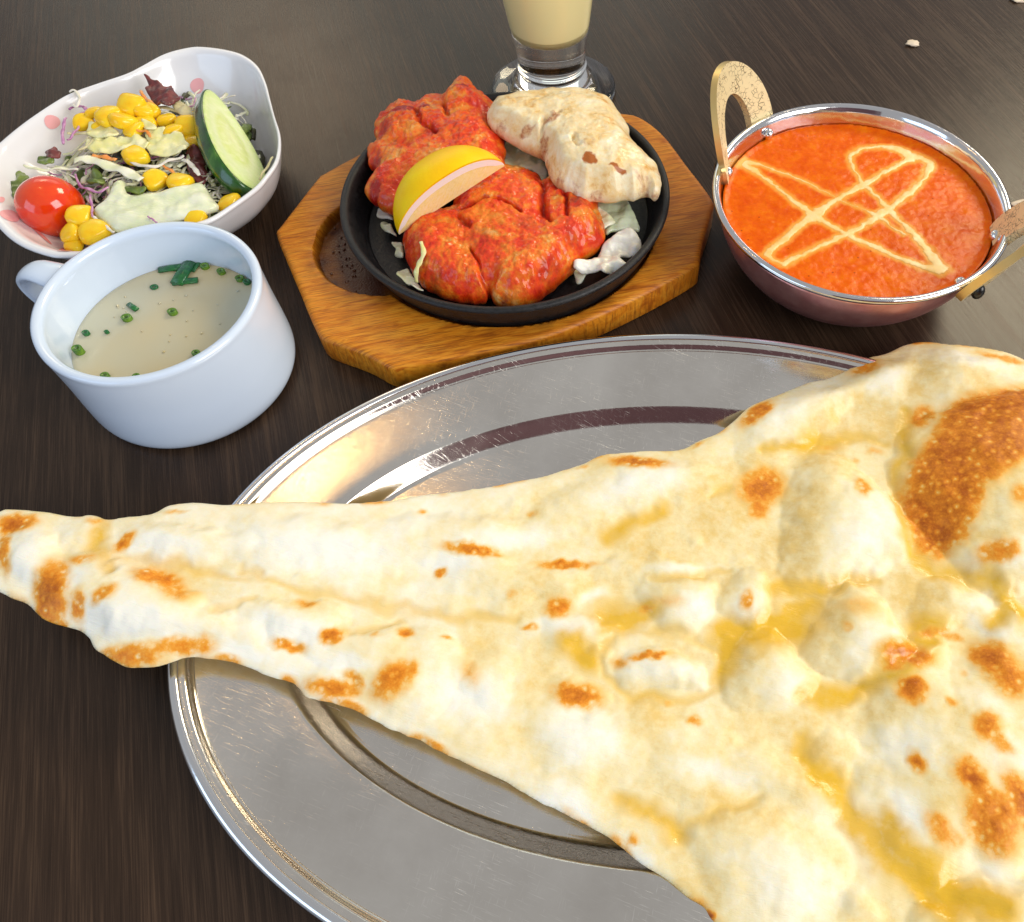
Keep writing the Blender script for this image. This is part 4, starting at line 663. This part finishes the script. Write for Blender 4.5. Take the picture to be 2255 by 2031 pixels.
# vegetables on the iron plate
PV = [([(1545, 800), (1640, 790), (1725, 800), (1760, 870), (1812, 960), (1808, 1005), (1740, 995), (1640, 1020), (1600, 1030), (1560, 940)], 2.5, .14, M_ONION, 'onion_piece', 'translucent white onion piece under the right end of the pale chicken', 'onion', .25, 20.),
      ([(1540, 880), (1580, 880), (1660, 945), (1600, 985), (1570, 1000)], 2.75, .08, M_CAB, 'onion_piece', 'small greenish onion scrap beside the red chicken', 'onion', .2, 21.),
      ([(1590, 1075), (1640, 1060), (1690, 1030), (1790, 1030), (1830, 1115), (1760, 1140), (1690, 1150), (1715, 1200), (1722, 1240), (1640, 1260), (1590, 1285), (1530, 1260), (1440, 1270), (1390, 1250), (1420, 1210), (1500, 1190), (1560, 1130)], 2.6, .09, M_CABW, 'cabbage_piece', 'crinkled white cabbage piece near the right rim of the iron plate', 'cabbage', .5, 22.),
      ([(1390, 1255), (1440, 1270), (1480, 1290), (1450, 1340), (1420, 1345), (1400, 1300)], 2.0, .06, M_CAB, 'cabbage_piece', 'grey-green cabbage tip under the crinkled white piece', 'cabbage', .3, 23.),
      ([(965, 450), (1060, 480), (1125, 520), (1200, 560), (1230, 640), (1200, 690), (1140, 640), (1040, 630), (950, 610), (955, 540)], 2.7, .10, M_CAB, 'cabbage_piece', 'pale cabbage in the gap between the chicken and the lemon tip', 'cabbage', .3, 24.),
      ([(160, 882), (215, 885), (250, 905), (250, 945), (200, 935), (145, 920)], 2.3, .08, M_CABW, 'cabbage_piece', 'topmost cabbage scrap left of the lemon wedge', 'cabbage', .3, 25.),
      ([(170, 965), (215, 955), (250, 1000), (270, 1040), (215, 1020), (180, 1000)], 2.1, .06, M_CAB, 'cabbage_piece', 'second cabbage scrap left of the lemon wedge', 'cabbage', .3, 26.),
      ([(235, 1075), (290, 1065), (310, 1100), (310, 1175), (255, 1150), (262, 1110)], 2.2, .06, M_CAB, 'cabbage_piece', 'curled cabbage scrap below the lemon tip', 'cabbage', .4, 27.),
      ([(265, 1290), (300, 1245), (340, 1240), (370, 1290), (400, 1330), (440, 1380), (380, 1370), (310, 1320)], 2.2, .07, M_CAB, 'cabbage_piece', 'cabbage scrap at the lower left of the red chicken', 'cabbage', .4, 28.)]
for pts, h, th, mat, nm, lab, cat, cu, sd_ in PV: leaf(pts, h, th, mat, nm, lab, cat, cu, lf=L4, sp=.06, seed=sd_, jag=.05)
shred([(425, 1080), (440, 1140), (415, 1210), (395, 1270), (395, 1330)], [4.0, 3.95, 3.6, 3.3, 2.9], .13, .05, M_CABY, 'cabbage_shred', 'thin pale cabbage shred draped over the front red chicken', 'cabbage', lf=L4)

# ------------------------------------------------------------------ curry bowl
KC = np.array([12.49, 34.2]); C5 = crop(1500, 100, .3736)
t = empty('curry_bowl', (*KC, 0), 'round copper and steel curry bowl with two brass loop handles', 'bowl')
pr = smooth_prof([(.01, 0.), (3.2, 0.), (4.3, .25), (5.6, 1.15), (6.45, 2.2), (7.0, 3.4), (7.22, 4.5)], 5); pr += [(7.12, 4.5), (6.95, 3.4), (6.4, 2.25)]; mk('copper_shell', *loft([ring(*KC, r, r, z, 120) for r, z in pr], (True, False)), M_COPPER, t)
pr = [(7.2, 4.45), (7.36, 4.62), (7.5, 4.76), (7.57, 4.9), (7.55, 5.02), (7.44, 5.08), (7.3, 5.05), (7.22, 4.96)] + smooth_prof([(7.14, 4.8), (6.98, 4.1), (6.8, 3.3), (6.3, 2.2), (5., .9), (3., .3), (.01, .25)], 5); mk('steel_lining', *loft([ring(*KC, r, r, z, 120) for r, z in pr], (False, True)), M_KIN, t)
hA, hB = np.array([5.13, 36.25]) - KC, np.array([8.07, 41.24]) - KC; m_ = (hA + hB) / 2; o_ = m_ / np.linalg.norm(m_); s_ = (hB - hA) / 2; hw = np.linalg.norm(s_) ; s_ = s_ / hw; hw = 2.9
for sgn, lb in ((1, 'brass loop handle at the upper left'), (-1, 'brass loop handle at the right edge')):
    base = np.array([*(KC + sgn * o_ * 7.62), 4.55]); sx = np.array([*(sgn * s_), 0.]); od = np.array([*(sgn * o_), 0.]); tl = R(20); hu = od * math.sin(tl) + np.array([0, 0, math.cos(tl)]); hn = od * math.cos(tl) - np.array([0, 0, math.sin(tl)])
    th = np.linspace(-.28, math.pi + .28, 44); outp = [(-hw * math.cos(a), 4.15 * math.sin(a) if math.sin(a) > 0 else 2.6 * math.sin(a)) for a in th]; inp = [(-hw * .50 * math.cos(a), 2.45 * math.sin(a) + .15 if math.sin(a) > 0 else 2.2 * math.sin(a) + .15) for a in th]
    rings = []
    for (u, v), (u2, v2) in zip(outp, inp): rings.append(np.array([base + sx * a_u + hu * a_v + hn * (k_ + .9 * (a_u / hw) ** 2 * -.9) for a_u, a_v, k_ in ((u, v, .2), (u, v, -.2), (u2, v2, -.2), (u2, v2, .2))]))
    V, F = loft(rings); me = mk('handle', V, F, M_BRASS, t, sharp=35); me['label'] = lb
    me.data.materials.append(M_BRASSE)
    for p_ in me.data.polygons:                                    # outer narrow band is plain brushed brass
        vs = sorted(v % 4 for v in p_.vertices)
        if len(vs) == 4 and vs == [0, 0, 1, 1]: p_.material_index = 1
    for q in (-1, 1):
        c_ = base + sx * q * hw * .80 + hu * .1 - od * .18; V, F = blob(c_ - od * .12, (.30, .30, .42), n=(16, 10), nz=0); mk('handle_pad', V, F, M_BLACK, t)
        rr_ = np.array([*(KC + (c_[:2] - KC) / np.linalg.norm(c_[:2] - KC) * 6.98), 4.35]); V, F = blob(rr_, (.30, .30, .32), n=(18, 10), nz=0)
        mk('rivet', V, F, M_RIM, t)
CS = 4.05; CRr = 6.93
STK = [[(360, 700, 45), (430, 740, 20), (540, 820, 15), (640, 900, 14), (780, 1000, 34), (860, 1050, 22), (1000, 1130, 20), (1150, 1190, 20), (1300, 1260, 22), (1450, 1310, 30), (1540, 1320, 46)],
       [(370, 690, 30), (450, 700, 16), (560, 740, 10), (700, 790, 10), (840, 860, 7), (980, 930, 6), (1080, 970, 8), (1160, 1010, 28), (1230, 1060, 9), (1310, 1110, 14)],
       [(500, 1230, 26), (600, 1150, 22), (700, 1060, 24), (790, 1000, 40), (900, 920, 18), (1080, 820, 26), (1200, 750, 16), (1290, 700, 18), (1350, 660, 38), (1270, 610, 28), (1150, 600, 16), (1060, 610, 20), (1000, 650, 18), (1000, 690, 17), (1040, 760, 14), (1080, 820, 22), (1150, 890, 14), (1210, 950, 26), (1270, 1020, 16), (1350, 1090, 26), (1430, 1180, 30), (1480, 1250, 38), (1545, 1320, 42)],
       [(600, 1290, 24), (720, 1230, 18), (850, 1170, 18), (980, 1110, 24), (1080, 1060, 18), (1170, 1000, 36), (1270, 930, 26), (1380, 840, 20), (1440, 770, 20), (1470, 700, 30), (1420, 670, 36), (1340, 650, 30)], [(500, 1230, 20), (540, 1265, 10), (600, 1290, 18)]]
STK = [np.array([[*D(*C5(x, y), CS)[:2], w_ * .0076] for x, y, w_ in L]) for L in STK]
def cream_d(x, y):
    P = np.c_[x + .10 * fbm(x, y, .5, 3, 2.), y + .10 * fbm(x, y, .5, 3, 12.)]; b = np.full(len(x), -9.)
    for L in STK: d, W = line_dist(P, spline(L, 4, False)); W = W * (1 + .35 * fbm(x, y, .7, 2, 5.)); b = np.maximum(b, (W - d) / .1)
    return b * .1
cth = np.linspace(0, 2 * math.pi, 160, endpoint=False); CP = np.c_[KC[0] + CRr * np.cos(cth), KC[1] + CRr * np.sin(cth)]
def csurf(x, y, d): return CS + .022 * fbm(x, y, 1.5, 3, 3.) + .018 * fbm(x, y, .35, 3, 9.) * (1 - sstep(-.1, .05, cream_d(x, y))) + .10 * np.exp(-(d / .25) ** 2)
V, F, XY, DD, nt_ = sheet(CP, .075, csurf, lambda x, y, d: CS - .8 * round_edge(d, 1.), wall=False)
o = mk('curry', V, F, M_CURRY, attrs={'cream': .95 * sstep(-.30, .02, cream_d(XY[:, 0], XY[:, 1]))}); tag(o, 'thick orange-red butter curry filling the copper bowl', 'curry')
xs = np.arange(-CRr, CRr, .045); G = np.stack(np.meshgrid(xs, xs), -1).reshape(-1, 2) + KC; cdv = cream_d(G[:, 0], G[:, 1]); cdv[np.hypot(*(G - KC).T) > CRr - .15] = -1; nn_ = len(xs)
I = np.arange(nn_ * nn_).reshape(nn_, nn_); q = np.stack([I[:-1, :-1], I[:-1, 1:], I[1:, 1:], I[1:, :-1]], -1).reshape(-1, 4); q = q[(cdv[q] > 0).any(1)]
u_ = np.unique(q); mp_ = -np.ones(nn_ * nn_, int); mp_[u_] = np.arange(len(u_)); G, cdv, q = G[u_], cdv[u_], mp_[q]
zc = CS + .022 * fbm(G[:, 0], G[:, 1], 1.5, 3, 3.) + np.where(cdv > 0, .005 + .018 * np.sqrt(np.clip(cdv / .2, 0, 1)), -.03)
o = mk('cream_drizzle', np.c_[G, zc], q, M_CREAM, org=(KC[0], KC[1], CS), attrs={'core': np.clip(cdv / .09, 0, 1)}); tag(o, 'crossing loops of pale cream drizzled over the curry', 'cream')

# ------------------------------------------------------------------ lassi glass
GC = (-4.24, 50.4)
pr = [(.01, .03), (3.9, .03), (4.05, .08), (4.13, .2), (4.1, .36), (3.95, .46)] + smooth_prof([(3.6, .52), (3.0, .66), (2.5, .95), (2.22, 1.35), (2.12, 1.6), (2.2, 1.78), (2.26, 1.95), (2.17, 2.12), (2.2, 2.6), (2.32, 3.6), (2.55, 5.), (2.9, 7.5), (3.3, 11.), (3.55, 15.)], 5) + [(3.52, 15.1), (3.42, 15.0)] + smooth_prof([(3.15, 11.), (2.74, 7.5), (2.38, 5.), (2.22, 4.35), (1.9, 4.1), (1.2, 4.0), (.01, 3.98)], 5)
o = mk('drinking_glass', *lathe(GC, pr, 96), M_GLASS); tag(o, 'clear footed glass of lassi standing behind the iron plate', 'glass')
pr = smooth_prof([(.01, 3.96), (1.2, 3.98), (1.92, 4.10), (2.30, 4.34), (2.47, 4.6), (2.56, 5.), (2.91, 7.5), (3.31, 11.), (3.46, 13.)], 5) + [(3.2, 13.02), (.01, 13.02)]
o = mk('lassi', *lathe(GC, pr, 96), M_LASSI); tag(o, 'pale yellow lassi inside the footed glass', 'drink')

# ------------------------------------------------------------------ crumbs
for X, Y, r, lab in ((1802, 86, .32, 'white flaky crumb alone on the table top, behind the curry bowl'), (2014, 404, .38, 'pale crumb on the table at the right edge, beside the curry bowl'), (2012, -2, .4, 'pale crumb at the far right corner of the table')):
    V, F = blob(D(X, Y, .1), (r * 1.4, r, .14), n=(16, 10), nz=.6, sc=.7, seed=X * .1); tag(mk('bread_crumb', V, F, M_CRUMB), lab, 'crumb', 'crumbs on the table')
fin()
